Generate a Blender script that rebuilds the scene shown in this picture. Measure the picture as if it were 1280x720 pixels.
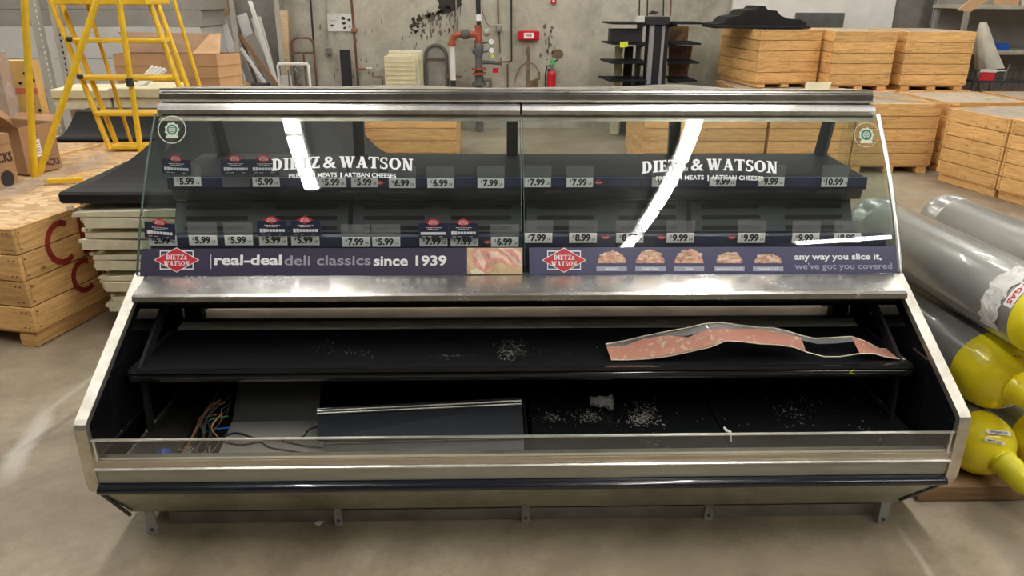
import bpy, math, random
from mathutils import Vector, Matrix, Euler
random.seed(7)
for o in list(bpy.data.objects): bpy.data.objects.remove(o)
S = bpy.context.scene; C = S.collection
PI = math.pi
# ------------------------------------------------------------ camera
F_PX = 939.3; PITCH, YAW, ROLL = .3726, .0284, .0059; CAM = Vector((-.1041, 0, 1.5604))
cy_, sy_, cp_, sp_ = math.cos(YAW), math.sin(YAW), math.cos(PITCH), math.sin(PITCH)
FW = Vector((sy_*cp_, cy_*cp_, -sp_)); R0 = Vector((cy_, -sy_, 0)); U0 = R0.cross(FW)
RT = R0*math.cos(ROLL)+U0*math.sin(ROLL); UP = U0*math.cos(ROLL)-R0*math.sin(ROLL)
cd = bpy.data.cameras.new('camera'); cam = bpy.data.objects.new('camera', cd); C.objects.link(cam)
cd.sensor_width = 36; cd.lens = F_PX*36/1280; cd.clip_start = .05; cd.clip_end = 60
M3 = Matrix((RT, UP, -FW)).transposed(); cam.matrix_world = Matrix.Translation(CAM) @ M3.to_4x4()
S.camera = cam
# ------------------------------------------------------------ world, lights, exposure
w = bpy.data.worlds.new('world'); S.world = w; w.use_nodes = True
w.node_tree.nodes['Background'].inputs[0].default_value = (1, .96, .9, 1); w.node_tree.nodes['Background'].inputs[1].default_value = .3
S.view_settings.view_transform = 'Standard'; S.view_settings.look = 'None'; S.view_settings.gamma = 1
S.view_settings.exposure = 1.0
LAMP_POWER = 24.0
CEIL = 4.6
LAMPS = []           # (x, y, rot) of every 1.2 m fluorescent fixture under the roof, the added back row included
for k in range(8): LAMPS.append((1.52 + .06*(k-3), -2.3+1.27*k, PI/2-.047))
for k in range(6): LAMPS.append((-1.69, .85+1.27*k, PI/2))
LAMPS += [(3.75, -1.55, .30), (5.0, -1.2, .1)]
for xx in (-4.9, 5.0):
    for k in range(6): LAMPS.append((xx, 1.2+1.3*k, PI/2))
for xx in (-7.2, -3.3, 0, 3.3, 7.2): LAMPS.append((xx, 8.5, 0))  # unseen row added to brighten the background

def at(x, y, X=None, Y=None, Z=None):
    """real-world point seen at photo pixel (x, y) on the plane X=, Y= or Z="""
    d = RT*((x-640)/F_PX) - UP*((y-360)/F_PX) + FW
    i, v = (0, X) if X is not None else (1, Y) if Y is not None else (2, Z)
    return CAM + d*((v-CAM[i])/d[i])

# ------------------------------------------------------------ materials
def newmat(name):
    m = bpy.data.materials.new(name); m.use_nodes = True
    nt = m.node_tree; return m, nt, nt.nodes['Principled BSDF']
def N(nt, t, **k):
    n = nt.nodes.new(t)
    for a, b in k.items():
        if a in n.inputs: n.inputs[a].default_value = b
        else: setattr(n, a, b)
    return n
def L(nt, a, b): nt.links.new(a, b)
def ramp(nt, src, stops):
    r = nt.nodes.new('ShaderNodeValToRGB'); e = r.color_ramp.elements
    while len(e) < len(stops): e.new(.5)
    for el, (p, c) in zip(e, stops): el.position = p; el.color = (*c, 1) if len(c) == 3 else c
    L(nt, src, r.inputs[0]); return r
def coords(nt, sc=(1, 1, 1), out='Object'):
    t = N(nt, 'ShaderNodeTexCoord'); m = N(nt, 'ShaderNodeMapping'); m.inputs['Scale'].default_value = sc
    L(nt, t.outputs[out], m.inputs[0]); return m.outputs[0]
def noise(nt, vec, scale, detail=4, rough=.55, dist=0):
    n = N(nt, 'ShaderNodeTexNoise'); n.inputs['Scale'].default_value = scale; n.inputs['Detail'].default_value = detail
    n.inputs['Roughness'].default_value = rough; n.inputs['Distortion'].default_value = dist
    L(nt, vec, n.inputs['Vector']); return n.outputs['Fac']
def mixc(nt, fac, a, b, mode='MIX'):
    m = N(nt, 'ShaderNodeMix', data_type='RGBA', blend_type=mode)
    for s, v in ((0, fac), (6, a), (7, b)):
        if isinstance(v, (int, float)): m.inputs[s].default_value = v
        elif isinstance(v, tuple): m.inputs[s].default_value = (*v, 1)
        else: L(nt, v, m.inputs[s])
    return m.outputs[2]
def bump(nt, b, h, st=.2, d=.01):
    n = N(nt, 'ShaderNodeBump'); n.inputs['Strength'].default_value = st; n.inputs['Distance'].default_value = d
    L(nt, h, n.inputs['Height']); L(nt, n.outputs[0], b.inputs['Normal'])
def plain(name, col, rough=.5, metal=0, var=.12, scale=6, sc=(1, 1, 1), coat=0, bmp=0):
    m, nt, b = newmat(name); v = coords(nt, sc); n = noise(nt, v, scale, 5)
    dk = tuple(c*(1-var*1.6) for c in col); lt = tuple(min(1, c*(1+var)) for c in col)
    L(nt, ramp(nt, n, [(.3, dk), (.7, lt)]).outputs[0], b.inputs['Base Color'])
    b.inputs['Roughness'].default_value = rough; b.inputs['Metallic'].default_value = metal; b.inputs['Coat Weight'].default_value = coat
    if bmp: bump(nt, b, n, bmp)
    return m
def metal(name, col, rough=.3, streak=(1, 30, 30), var=.2, rv=.12, scale=4):
    m, nt, b = newmat(name); v = coords(nt, streak); n = noise(nt, v, scale, 4); n2 = noise(nt, coords(nt), 9, 6, .7)
    dk = tuple(c*(1-var) for c in col)
    c1 = ramp(nt, n, [(.3, dk), (.7, col)]).outputs[0]; c2 = ramp(nt, n2, [(.35, (.72, .70, .66)), (.6, (1, 1, 1))]).outputs[0]
    L(nt, mixc(nt, 1.0, c1, c2, 'MULTIPLY'), b.inputs['Base Color'])
    mr = N(nt, 'ShaderNodeMapRange'); mr.inputs['To Min'].default_value = rough-rv/2; mr.inputs['To Max'].default_value = rough+rv
    L(nt, n2, mr.inputs[0]); L(nt, mr.outputs[0], b.inputs['Roughness']); b.inputs['Metallic'].default_value = 1
    return m
def wood(name, lo, hi, dark, sc=(2.2, 2.2, 26), vary=.22):
    m, nt, b = newmat(name)
    t = N(nt, 'ShaderNodeTexCoord'); oi = N(nt, 'ShaderNodeObjectInfo')
    cmb = N(nt, 'ShaderNodeCombineXYZ'); mu = N(nt, 'ShaderNodeMath', operation='MULTIPLY'); mu.inputs[1].default_value = 13.0
    L(nt, oi.outputs['Random'], mu.inputs[0]); L(nt, mu.outputs[0], cmb.inputs[0]); L(nt, mu.outputs[0], cmb.inputs[2])
    ad = N(nt, 'ShaderNodeVectorMath', operation='ADD'); L(nt, t.outputs['Object'], ad.inputs[0]); L(nt, cmb.outputs[0], ad.inputs[1])
    mp = N(nt, 'ShaderNodeMapping'); mp.inputs['Scale'].default_value = sc; L(nt, ad.outputs[0], mp.inputs[0])
    g = noise(nt, mp.outputs[0], 2.2, 6, .6, 1.2); col = ramp(nt, g, [(.3, lo), (.62, hi)]).outputs[0]
    vo = N(nt, 'ShaderNodeTexVoronoi'); vo.inputs['Scale'].default_value = 5.5
    m2 = N(nt, 'ShaderNodeMapping'); m2.inputs['Scale'].default_value = (1, 1, 1.8); L(nt, ad.outputs[0], m2.inputs[0]); L(nt, m2.outputs[0], vo.inputs['Vector'])
    kn = ramp(nt, vo.outputs['Distance'], [(.03, (1, 1, 1)), (.13, (0, 0, 0))]).outputs[0]
    col = mixc(nt, kn, col, dark)
    vv = N(nt, 'ShaderNodeMapRange'); vv.inputs['To Min'].default_value = 1-vary; vv.inputs['To Max'].default_value = 1.06
    L(nt, oi.outputs['Random'], vv.inputs[0]); hs = N(nt, 'ShaderNodeHueSaturation'); L(nt, vv.outputs[0], hs.inputs['Value']); L(nt, col, hs.inputs['Color'])
    L(nt, hs.outputs[0], b.inputs['Base Color']); b.inputs['Roughness'].default_value = .62; bump(nt, b, g, .15, .004); return m
def thin_glass(name, tint, spec=1.0, haze=0.0, ior=1.5):
    m, nt, b = newmat(name); nt.nodes.remove(b); out = nt.nodes['Material Output']
    tr = N(nt, 'ShaderNodeBsdfTransparent'); tr.inputs[0].default_value = (*tint, 1)
    gl = N(nt, 'ShaderNodeBsdfGlossy'); gl.inputs['Roughness'].default_value = .015; gl.inputs[0].default_value = (spec, spec, spec, 1)
    fr = N(nt, 'ShaderNodeFresnel'); fr.inputs[0].default_value = ior; mx = N(nt, 'ShaderNodeMixShader')
    geo = N(nt, 'ShaderNodeNewGeometry'); iv = N(nt, 'ShaderNodeMath', operation='SUBTRACT'); iv.inputs[0].default_value = 1; L(nt, geo.outputs['Backfacing'], iv.inputs[1]); fm = N(nt, 'ShaderNodeMath', operation='MULTIPLY'); L(nt, fr.outputs[0], fm.inputs[0]); L(nt, iv.outputs[0], fm.inputs[1]); L(nt, fm.outputs[0], mx.inputs[0]); L(nt, tr.outputs[0], mx.inputs[1]); L(nt, gl.outputs[0], mx.inputs[2])
    last = mx
    if haze:
        df = N(nt, 'ShaderNodeBsdfDiffuse'); df.inputs[0].default_value = (.8, .8, .8, 1)
        n = noise(nt, coords(nt), 3, 6, .7); mr = N(nt, 'ShaderNodeMapRange'); mr.inputs['From Min'].default_value = .35; mr.inputs['From Max'].default_value = .75
        mr.inputs['To Min'].default_value = haze*.3; mr.inputs['To Max'].default_value = haze; L(nt, n, mr.inputs[0])
        last = N(nt, 'ShaderNodeMixShader'); L(nt, mr.outputs[0], last.inputs[0]); L(nt, mx.outputs[0], last.inputs[1]); L(nt, df.outputs[0], last.inputs[2])
    L(nt, last.outputs[0], out.inputs[0]); return m
def speckled(name, col, fleck, rough=.35, density=.62, metal_=0, coat=0, scale=70, patch=2.2, lo=.5):
    """dark surface with crumbs of pale dirt in patches"""
    m, nt, b = newmat(name); v = coords(nt); a = noise(nt, v, scale, 3, .6); p = noise(nt, v, patch, 3, .5)
    f1 = ramp(nt, a, [(density, (0, 0, 0)), (density+.04, (1, 1, 1))]).outputs[0]; f2 = ramp(nt, p, [(lo, (0, 0, 0)), (lo+.12, (1, 1, 1))]).outputs[0]
    f = mixc(nt, 1.0, f1, f2, 'MULTIPLY'); L(nt, mixc(nt, f, col, fleck), b.inputs['Base Color'])
    b.inputs['Roughness'].default_value = rough; b.inputs['Metallic'].default_value = metal_; b.inputs['Coat Weight'].default_value = coat; return m
def emis(name, col, st):
    m, nt, b = newmat(name); b.inputs['Emission Color'].default_value = (*col, 1); b.inputs['Emission Strength'].default_value = st
    b.inputs['Base Color'].default_value = (.8, .8, .8, 1); return m
def concrete(name, a, b_, c, scuffs=(), rough=.75, big=.7, spec=.5):
    m, nt, b = newmat(name); v = coords(nt); n1 = noise(nt, v, big, 8, .65, .6); n2 = noise(nt, v, 7, 6, .7); n3 = noise(nt, v, 45, 3, .6)
    col = ramp(nt, n1, [(.37, a), (.5, b_), (.62, c)]).outputs[0]
    col = mixc(nt, .5, col, ramp(nt, n2, [(.32, (.50, .48, .45)), (.56, (1.0, 1.0, 1.0))]).outputs[0], 'MULTIPLY')
    col = mixc(nt, .25, col, ramp(nt, n3, [(.3, (.6, .6, .6)), (.6, (1, 1, 1))]).outputs[0], 'MULTIPLY')
    for (p, q, wdt, sc, st) in scuffs:       # worn or patched streaks with a place of their own
        px, py = p; qx, qy = q; ln = math.hypot(qx-px, qy-py); ux, uy = (qx-px)/ln, (qy-py)/ln
        mp = N(nt, 'ShaderNodeMapping', vector_type='TEXTURE'); mp.inputs['Location'].default_value = (px, py, 0)
        mp.inputs['Rotation'].default_value = (0, 0, math.atan2(uy, ux)); t = N(nt, 'ShaderNodeTexCoord')
        L(nt, t.outputs['Object'], mp.inputs[0]); sp = N(nt, 'ShaderNodeSeparateXYZ'); L(nt, mp.outputs[0], sp.inputs[0])
        dn = N(nt, 'ShaderNodeMath', operation='MULTIPLY_ADD'); L(nt, noise(nt, v, 4, 4), dn.inputs[0]); dn.inputs[1].default_value = wdt*2.4; dn.inputs[2].default_value = -wdt*1.2
        ay = N(nt, 'ShaderNodeMath', operation='ADD'); L(nt, sp.outputs[1], ay.inputs[0]); L(nt, dn.outputs[0], ay.inputs[1])
        ab = N(nt, 'ShaderNodeMath', operation='ABSOLUTE'); L(nt, ay.outputs[0], ab.inputs[0])
        m1 = N(nt, 'ShaderNodeMapRange'); m1.inputs['From Min'].default_value = wdt; m1.inputs['From Max'].default_value = wdt*.3; L(nt, ab.outputs[0], m1.inputs[0])
        e1 = N(nt, 'ShaderNodeMapRange'); e1.inputs['From Min'].default_value = -.05; e1.inputs['From Max'].default_value = .1; L(nt, sp.outputs[0], e1.inputs[0])
        e2 = N(nt, 'ShaderNodeMapRange'); e2.inputs['From Min'].default_value = ln+.05; e2.inputs['From Max'].default_value = ln-.1; L(nt, sp.outputs[0], e2.inputs[0])
        k = N(nt, 'ShaderNodeMath', operation='MULTIPLY'); L(nt, m1.outputs[0], k.inputs[0]); L(nt, e1.outputs[0], k.inputs[1])
        k2 = N(nt, 'ShaderNodeMath', operation='MULTIPLY'); L(nt, k.outputs[0], k2.inputs[0]); L(nt, e2.outputs[0], k2.inputs[1])
        k3 = N(nt, 'ShaderNodeMath', operation='MULTIPLY'); L(nt, k2.outputs[0], k3.inputs[0]); k3.inputs[1].default_value = st
        col = mixc(nt, k3.outputs[0], col, sc)
    L(nt, col, b.inputs['Base Color']); mr = N(nt, 'ShaderNodeMapRange'); mr.inputs['To Min'].default_value = rough-.2; mr.inputs['To Max'].default_value = rough+.1
    L(nt, n2, mr.inputs[0]); L(nt, mr.outputs[0], b.inputs['Roughness']); bump(nt, b, n2, .12, .01); b.inputs['Specular IOR Level'].default_value = spec; return m
fl = lambda x, y: tuple(at(x, y, Z=0)[:2])
M = dict(
 floor=concrete('floor_concrete', (.23, .183, .12), (.325, .265, .183), (.41, .345, .25),
    [(fl(8, 600), fl(60, 510), .05, (.52, .48, .42), .8), (fl(45, 525), fl(215, 398), .02, (.5, .46, .39), .5),
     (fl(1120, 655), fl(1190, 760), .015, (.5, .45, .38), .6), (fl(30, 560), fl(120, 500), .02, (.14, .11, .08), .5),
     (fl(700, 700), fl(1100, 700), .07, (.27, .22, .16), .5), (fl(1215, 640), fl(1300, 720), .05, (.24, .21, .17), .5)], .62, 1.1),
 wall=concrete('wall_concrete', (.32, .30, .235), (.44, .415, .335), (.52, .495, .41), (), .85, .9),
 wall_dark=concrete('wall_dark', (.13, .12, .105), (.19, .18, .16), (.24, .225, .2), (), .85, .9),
 roof=plain('roof', (.11, .108, .10), .9), fascia=plain('fascia_metal', (.47, .475, .42), .38, .35, .1, 5, (1, 8, 8)), leggrey=plain('leg_grey', (.42, .43, .42), .45, .3, .15), white=plain('white_paint', (.72, .71, .67), .6, var=.05),
 pine=wood('pine', (.56, .30, .10), (.88, .54, .215), (.30, .12, .035)), pine_pale=wood('pine_pale', (.5, .34, .18), (.68, .5, .3), (.34, .17, .07)),
 plywood=wood('plywood_grey', (.40, .33, .25), (.56, .48, .38), (.3, .22, .15), (6, 1.2, 6)),
 steel=metal('stainless', (.62, .61, .57), .27), steel_dark=metal('dull_galvanised', (.30, .29, .24), .42), alu=metal('aluminium', (.86, .85, .80), .33, (1, 1, 1), .08),
 bright=metal('bright_rail', (.92, .92, .9), .3, (1, 1, 1), .05, .05), frame=metal('champagne_frame', (.80, .77, .69), .42, (1, 1, 20), .08),
 galv=metal('galvanised', (.55, .56, .55), .45, (1, 1, 1), .2), beige=plain('beige_band', (.62, .53, .40), .35, .2, .05), belly=metal('belly_steel', (.52, .53, .45), .36), ledge=metal('ledge_steel', (.84, .83, .79), .25, (1, 30, 30), .12, .06), rear=plain('rear_plate', (.20, .155, .10), .6, var=.3, scale=5), shade_brown=plain('brown_shade', (.42, .32, .21), .6, var=.25, scale=5), strip=plain('pale_strip', (.85, .82, .72), .45, .0, .2, 7), rear_old=metal('rear_plate', (.33, .27, .20), .5, (1, 10, 10), .25),
 black=speckled('black_enamel', (.010, .011, .012), (.45, .44, .40), .32, .70, 0, .15, 60, 2.6, .52), pan=speckled('black_pan', (.008, .009, .010), (.5, .48, .43), .25, .60, 0, .1, 55, 4.2, .60),
 blackm=plain('black_matte', (.012, .012, .013), .6), lip=plain('black_lip', (.014, .014, .015), .16, coat=.9), bumper=plain('bumper', (.012, .014, .024), .22, coat=.7),
 slot=plain('charcoal_panel', (.095, .105, .11), .6, var=.06), hole=plain('slot_hole', (.004, .004, .004), .8), shelf=plain('dark_shelf', (.011, .013, .017), .6, var=.08),
 post=plain('dark_post', (.055, .065, .075), .4), gloss=plain('gloss_end_panel', (.008, .008, .009), .05, var=.02, coat=1),
 navy=plain('navy_strip', (.025, .03, .075), .4, var=.03), banner=plain('banner_navy', (.050, .045, .082), .38, var=.03), banner2=plain('banner_violet', (.062, .062, .135), .38, var=.03),
 ink=plain('black_ink', (.02, .02, .025), .6), wht=plain('white_vinyl', (.85, .86, .86), .45, var=.02), greytxt=plain('grey_lettering', (.36, .36, .42), .5, var=.02), palebar=plain('lilac_bar', (.38, .39, .5), .5, var=.03),
 red=plain('logo_red', (.62, .03, .045), .4, var=.05), card=plain('price_card', (.88, .88, .88), .5, var=.03), pink=speckled('pink_paper', (.44, .19, .13), (.50, .40, .27), .6, .55, 0, 0, 60, 14, .46),
 ham=plain('ham_pink', (.78, .36, .30), .45, var=.25, scale=30), ham_pale=plain('ham_pale', (.85, .62, .5), .45, var=.2, scale=30), bread=plain('cheese_yellow', (.66, .47, .27), .5, var=.2, scale=25),
 salad=plain('sliced_meat', (.72, .40, .28), .5, var=.35, scale=60), green=plain('badge_green', (.02, .14, .12), .4, var=.05), badge=plain('badge_pale', (.55, .62, .48), .5, var=.08),
 glass=thin_glass('glass', (.94, .97, .96), .9, .014), endglass=thin_glass('end_glass', (.90, .95, .93), .9, .02), edge=plain('glass_edge', (.05, .10, .085), .25), greydark=plain('grey_dark_sheet', (.07, .07, .068), .5, var=.1), holder=thin_glass('clear_plastic', (.80, .81, .82), .8, .22, 1.4),
 film=thin_glass('plastic_film', (.86, .84, .8), .9, .35), lowglass=thin_glass('low_glass', (.82, .83, .82), 1., .10),
 yellow=plain('ladder_yellow', (.78, .50, .025), .4, var=.1, scale=12), gas_yellow=plain('cylinder_yellow', (.92, .76, .02), .33, var=.12, scale=5, coat=.4), cap_yellow=plain('cap_yellow', (.82, .74, .02), .42, var=.12, scale=9),
 gas_grey=plain('cylinder_grey', (.33, .33, .305), .30, .35, .08, 4, coat=.5), label=plain('paper_label', (.68, .67, .64), .6, var=.15, scale=14), redtxt=plain('red_print', (.6, .03, .03), .5),
 card1=plain('cardboard', (.40, .235, .12), .8, var=.08), card2=plain('cardboard_light', (.56, .35, .185), .8, var=.08), card3=plain('cardboard_dark', (.27, .16, .085), .8, var=.1), fruit=plain('fruit_box', (.66, .43, .15), .7, var=.12), fruitred=plain('fruit_red', (.6, .16, .1), .7),
 cream=plain('cream_sheet', (.76, .70, .52), .7, var=.08, scale=20), plastic=plain('black_plastic', (.018, .018, .019), .55, var=.1, bmp=.05), foil=thin_glass('wrap', (.8, .78, .74), .8, .5), stripfilm=thin_glass('strip_film', (.8, .8, .78), .9, .3),
 paleboard=plain('pale_board', (.56, .545, .52), .7, var=.06, scale=2), greyboard=plain('grey_board', (.30, .28, .255), .75, var=.08), rackgrey=plain('rack_beige', (.42, .39, .33), .5, var=.1), brownpipe=plain('brown_pipe', (.17, .065, .04), .5, var=.3, scale=20), columngrey=plain('column_grey', (.42, .42, .43), .5, var=.05), redpipe=plain('red_pipe', (.40, .085, .04), .5, var=.25, scale=20),
 rust=plain('rusty_brown', (.16, .07, .045), .6, var=.3, scale=20), castgrey=plain('cast_grey', (.10, .105, .10), .5, var=.2), stain=plain('brown_residue', (.20, .145, .08), .85, var=.25), tar=plain('tar', (.028, .022, .02), .6, var=.3), tar2=plain('tar_thin', (.17, .14, .11), .8, var=.3),
 paleyel=plain('pale_yellow', (.68, .62, .40), .7, var=.06), tagyel=plain('neon_yellow', (.72, .80, .04), .6), taggreen=plain('green_tag', (.08, .55, .13), .6), extred=plain('extinguisher_red', (.55, .02, .03), .25, var=.05),
 blue=plain('blue_cap', (.01, .09, .42), .4), copper=plain('copper_wire', (.30, .14, .06), .5, var=.2, scale=30), wire=plain('black_wire', (.02, .02, .02), .5), wgreen=plain('green_wire', (.01, .20, .12), .45), wblue=plain('blue_wire', (.02, .12, .5), .45),
 duct=metal('duct_plate', (.16, .15, .13), .5, (1, 1, 1), .2), greysheet=plain('grey_sheet', (.34, .33, .30), .5, .1, .08), crumb=plain('crumb', (.36, .35, .31), .8), spray=plain('red_spray', (.33, .025, .015), .7, var=.25, scale=14), rubber=plain('rubber', (.03, .03, .03), .8),
 canvas=plain('white_canvas', (.60, .57, .47), .8, var=.1), tube=emis('tube_light', (1, .97, .92), LAMP_POWER), olive=plain('olive_panel', (.16, .17, .13), .6), pallet=wood('pallet_wood', (.22, .12, .06), (.38, .23, .12), (.12, .06, .03)))
# OSB: overlapping flakes of differing tone
def osb():
    m, nt, b = newmat('osb'); v = coords(nt); vo = N(nt, 'ShaderNodeTexVoronoi'); vo.inputs['Scale'].default_value = 15
    mp = N(nt, 'ShaderNodeMapping'); mp.inputs['Scale'].default_value = (1, 2.2, 1); L(nt, v, mp.inputs[0]); d = noise(nt, v, 6, 3)
    ad = N(nt, 'ShaderNodeVectorMath', operation='ADD'); L(nt, mp.outputs[0], ad.inputs[0]); sc = N(nt, 'ShaderNodeVectorMath', operation='SCALE'); L(nt, N(nt, 'ShaderNodeTexNoise').outputs['Color'], sc.inputs[0]); sc.inputs['Scale'].default_value = .35
    L(nt, sc.outputs[0], ad.inputs[1]); L(nt, ad.outputs[0], vo.inputs['Vector'])
    c = ramp(nt, vo.outputs['Color'], [(.1, (.40, .24, .11)), (.5, (.60, .40, .21)), (.9, (.74, .54, .32))]).outputs[0]
    L(nt, mixc(nt, .4, c, ramp(nt, d, [(.3, (.6, .55, .5)), (.6, (1, 1, 1))]).outputs[0], 'MULTIPLY'), b.inputs['Base Color']); b.inputs['Roughness'].default_value = .7; return m
M['osb'] = osb()
for k_ in ('shelf', 'slot', 'plastic', 'blackm'): M[k_].node_tree.nodes['Principled BSDF'].inputs['Specular IOR Level'].default_value = .2

# ------------------------------------------------------------ mesh builder
class MB:
    def __init__(s): s.v = []; s.f = []; s.m = []; s.sm = []
    def add(s, vs, fs, mi=0, smooth=False):
        b = len(s.v); s.v += [tuple(p) for p in vs]
        for f in fs: s.f.append([b+i for i in f]); s.m.append(mi); s.sm.append(smooth)
        return s
    def box(s, c, d, c_=0.0, mi=0, rot=None):
        x, y, z = [q/2 for q in d]; c = Vector(c)
        if c_ <= 0:
            vs = [Vector((i*x, j*y, k*z)) for i in (-1, 1) for j in (-1, 1) for k in (-1, 1)]
            fs = [(0, 1, 3, 2), (4, 6, 7, 5), (0, 4, 5, 1), (2, 3, 7, 6), (0, 2, 6, 4), (1, 5, 7, 3)]
        else:
            t = min(c_, x*.9, y*.9, z*.9); vs = []; idx = {}
            for i in (-1, 1):
                for j in (-1, 1):
                    for k in (-1, 1):
                        for a in range(3):
                            p = [i*x, j*y, k*z]
                            for q in range(3):
                                if q != a: p[q] -= (i, j, k)[q]*t
                            idx[(i, j, k, a)] = len(vs); vs.append(Vector(p))
            fs = []
            for a in range(3):
                o = [q for q in range(3) if q != a]
                for sg in (-1, 1):
                    q4 = []
                    for (u_, w_) in ((-1, -1), (1, -1), (1, 1), (-1, 1)):
                        k = [0, 0, 0]; k[a] = sg; k[o[0]] = u_; k[o[1]] = w_; q4.append(idx[(*k, a)])
                    fs.append(q4)
                for s1 in (-1, 1):
                    for s2 in (-1, 1):
                        q4 = []
                        for (e, ax) in ((-1, o[0]), (1, o[0]), (1, o[1]), (-1, o[1])):
                            k = [0, 0, 0]; k[a] = e; k[o[0]] = s1; k[o[1]] = s2; q4.append(idx[(*k, ax)])
                        fs.append(q4)
            for i in (-1, 1):
                for j in (-1, 1):
                    for k in (-1, 1): fs.append([idx[(i, j, k, a)] for a in range(3)])
        if rot is not None: vs = [rot @ p for p in vs]
        return s.add([c+p for p in vs], fs, mi)
    def bar(s, a, b, w, h, c_=0, mi=0, up=(0, 0, 1)):
        a = Vector(a); b = Vector(b); d = b-a; z = d.normalized(); u = Vector(up)
        if abs(z.dot(u)) > .98: u = Vector((0, 1, 0))
        x = u.cross(z).normalized(); y = z.cross(x); r = Matrix((x, y, z)).transposed()
        return s.box((a+b)/2, (w, h, d.length), c_, mi, r)
    def tube(s, pts, r, n=10, mi=0, caps=True, closed=False):
        pts = [Vector(p) for p in pts]; rs = r if isinstance(r, (list, tuple)) else [r]*len(pts)
        vs = []; fs = []; prev = None; m = len(pts)
        for i, p in enumerate(pts):
            if closed: t = (pts[(i+1) % m]-pts[i-1]).normalized()
            else: t = ((pts[min(i+1, m-1)]-p).normalized()+(p-pts[max(i-1, 0)]).normalized()).normalized()
            if prev is None:
                a = Vector((0, 0, 1)) if abs(t.z) < .9 else Vector((1, 0, 0)); x = a.cross(t).normalized()
            else: x = (prev-t*prev.dot(t)).normalized()
            prev = x; y = t.cross(x)
            for k in range(n): an = 2*PI*k/n; vs.append(p+(x*math.cos(an)+y*math.sin(an))*rs[i])
        for i in range(m if closed else m-1):
            j = (i+1) % m
            for k in range(n): fs.append((i*n+k, i*n+(k+1) % n, j*n+(k+1) % n, j*n+k))
        s.add(vs, fs, mi, True)
        if caps and not closed: s.add(vs[:n], [tuple(range(n))[::-1]], mi); s.add(vs[-n:], [tuple(range(n))], mi)
        return s
    def prism(s, prof, x0, x1, mi=0, smooth=False):
        """profile of (y, z) points extruded along x"""
        n = len(prof); vs = [(x0, y, z) for y, z in prof]+[(x1, y, z) for y, z in prof]
        s.add(vs, [(i, (i+1) % n, n+(i+1) % n, n+i) for i in range(n)], mi, smooth)
        s.add([(x0, y, z) for y, z in prof], [tuple(range(n))[::-1]], mi); s.add([(x1, y, z) for y, z in prof], [tuple(range(n))], mi); return s
    def sheet(s, rows, th, mi=0, smooth=True):
        """rows of points -> a sheet with real thickness th along its normal"""
        R = len(rows); K = len(rows[0]); P = [[Vector(p) for p in r] for r in rows]; T = []
        for i in range(R):
            for k in range(K):
                a = P[min(i+1, R-1)][k]-P[max(i-1, 0)][k]; b = P[i][min(k+1, K-1)]-P[i][max(k-1, 0)]; n = a.cross(b)
                T.append(P[i][k]+(n.normalized()*th if n.length > 1e-9 else Vector((0, 0, th))))
        top = [p for r in P for p in r]; b0 = len(top)
        g = [(i*K+k, i*K+k+1, (i+1)*K+k+1, (i+1)*K+k) for i in range(R-1) for k in range(K-1)]
        s.add(top+T, g+[tuple(b0+q for q in f)[::-1] for f in g], mi, smooth)
        ed = [k for k in range(K)]+[i*K+K-1 for i in range(1, R)]+[(R-1)*K+k for k in range(K-2, -1, -1)]+[i*K for i in range(R-2, 0, -1)]
        s.add(top+T, [(ed[i], ed[(i+1) % len(ed)], b0+ed[(i+1) % len(ed)], b0+ed[i]) for i in range(len(ed))], mi); return s
    def lathe(s, prof, n=32, mi=0, org=(0, 0, 0), ax=(0, 0, 1)):
        z = Vector(ax).normalized(); a = Vector((0, 0, 1)) if abs(z.z) < .9 else Vector((1, 0, 0)); x = a.cross(z).normalized(); y = z.cross(x); o = Vector(org)
        vs = []; 
        for r, h in prof:
            for k in range(n): an = 2*PI*k/n; vs.append(o+z*h+(x*math.cos(an)+y*math.sin(an))*r)
        s.add(vs, [(i*n+k, i*n+(k+1) % n, (i+1)*n+(k+1) % n, (i+1)*n+k) for i in range(len(prof)-1) for k in range(n)], mi, True)
        if prof[0][0] > 1e-4: s.add(vs[:n], [tuple(range(n))[::-1]], mi)
        if prof[-1][0] > 1e-4: s.add(vs[-n:], [tuple(range(n))], mi)
        return s
    def poly(s, pts, th, nrm, mi=0):
        """flat outline given real thickness th along nrm"""
        n = len(pts); d = Vector(nrm).normalized()*th; a = [Vector(p) for p in pts]; b = [p+d for p in a]
        s.add(a+b, [tuple(range(n))[::-1], tuple(range(n, 2*n))]+[(i, (i+1) % n, n+(i+1) % n, n+i) for i in range(n)], mi); return s
    def mesh(s, name, mats, org=(0, 0, 0)):
        me = bpy.data.meshes.new(name); o = Vector(org)
        me.from_pydata([tuple(Vector(p)-o) for p in s.v], [], s.f)
        for m in (mats if isinstance(mats, (list, tuple)) else [mats]): me.materials.append(m)
        me.polygons.foreach_set('material_index', s.m); me.polygons.foreach_set('use_smooth', s.sm); me.update()
        import bmesh
        b = bmesh.new(); b.from_mesh(me); bmesh.ops.recalc_face_normals(b, faces=b.faces); b.to_mesh(me); b.free()
        return me
ORG = {}
def link(name, me, parent=None, **k):
    o = bpy.data.objects.new(name, me); C.objects.link(o)
    if parent is not None: o.parent = parent
    for a, b in k.items(): o[a] = b
    return o
def part(name, mb, mat, parent, **k):
    """a child mesh; its vertices are given in world space"""
    r = ORG.get(parent.name, Vector((0, 0, 0))); o = link(name, mb.mesh(name, mat, r), parent, **k); ORG[o.name] = r; return o
def thing(name, label, cat, loc=(0, 0, 0), group=None, rz=0):
    o = bpy.data.objects.new(name, None); C.objects.link(o); o.location = loc; o.empty_display_size = .1
    o['label'] = label; o['category'] = cat
    if group: o['group'] = group
    ORG[o.name] = Vector(loc); return o
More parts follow.
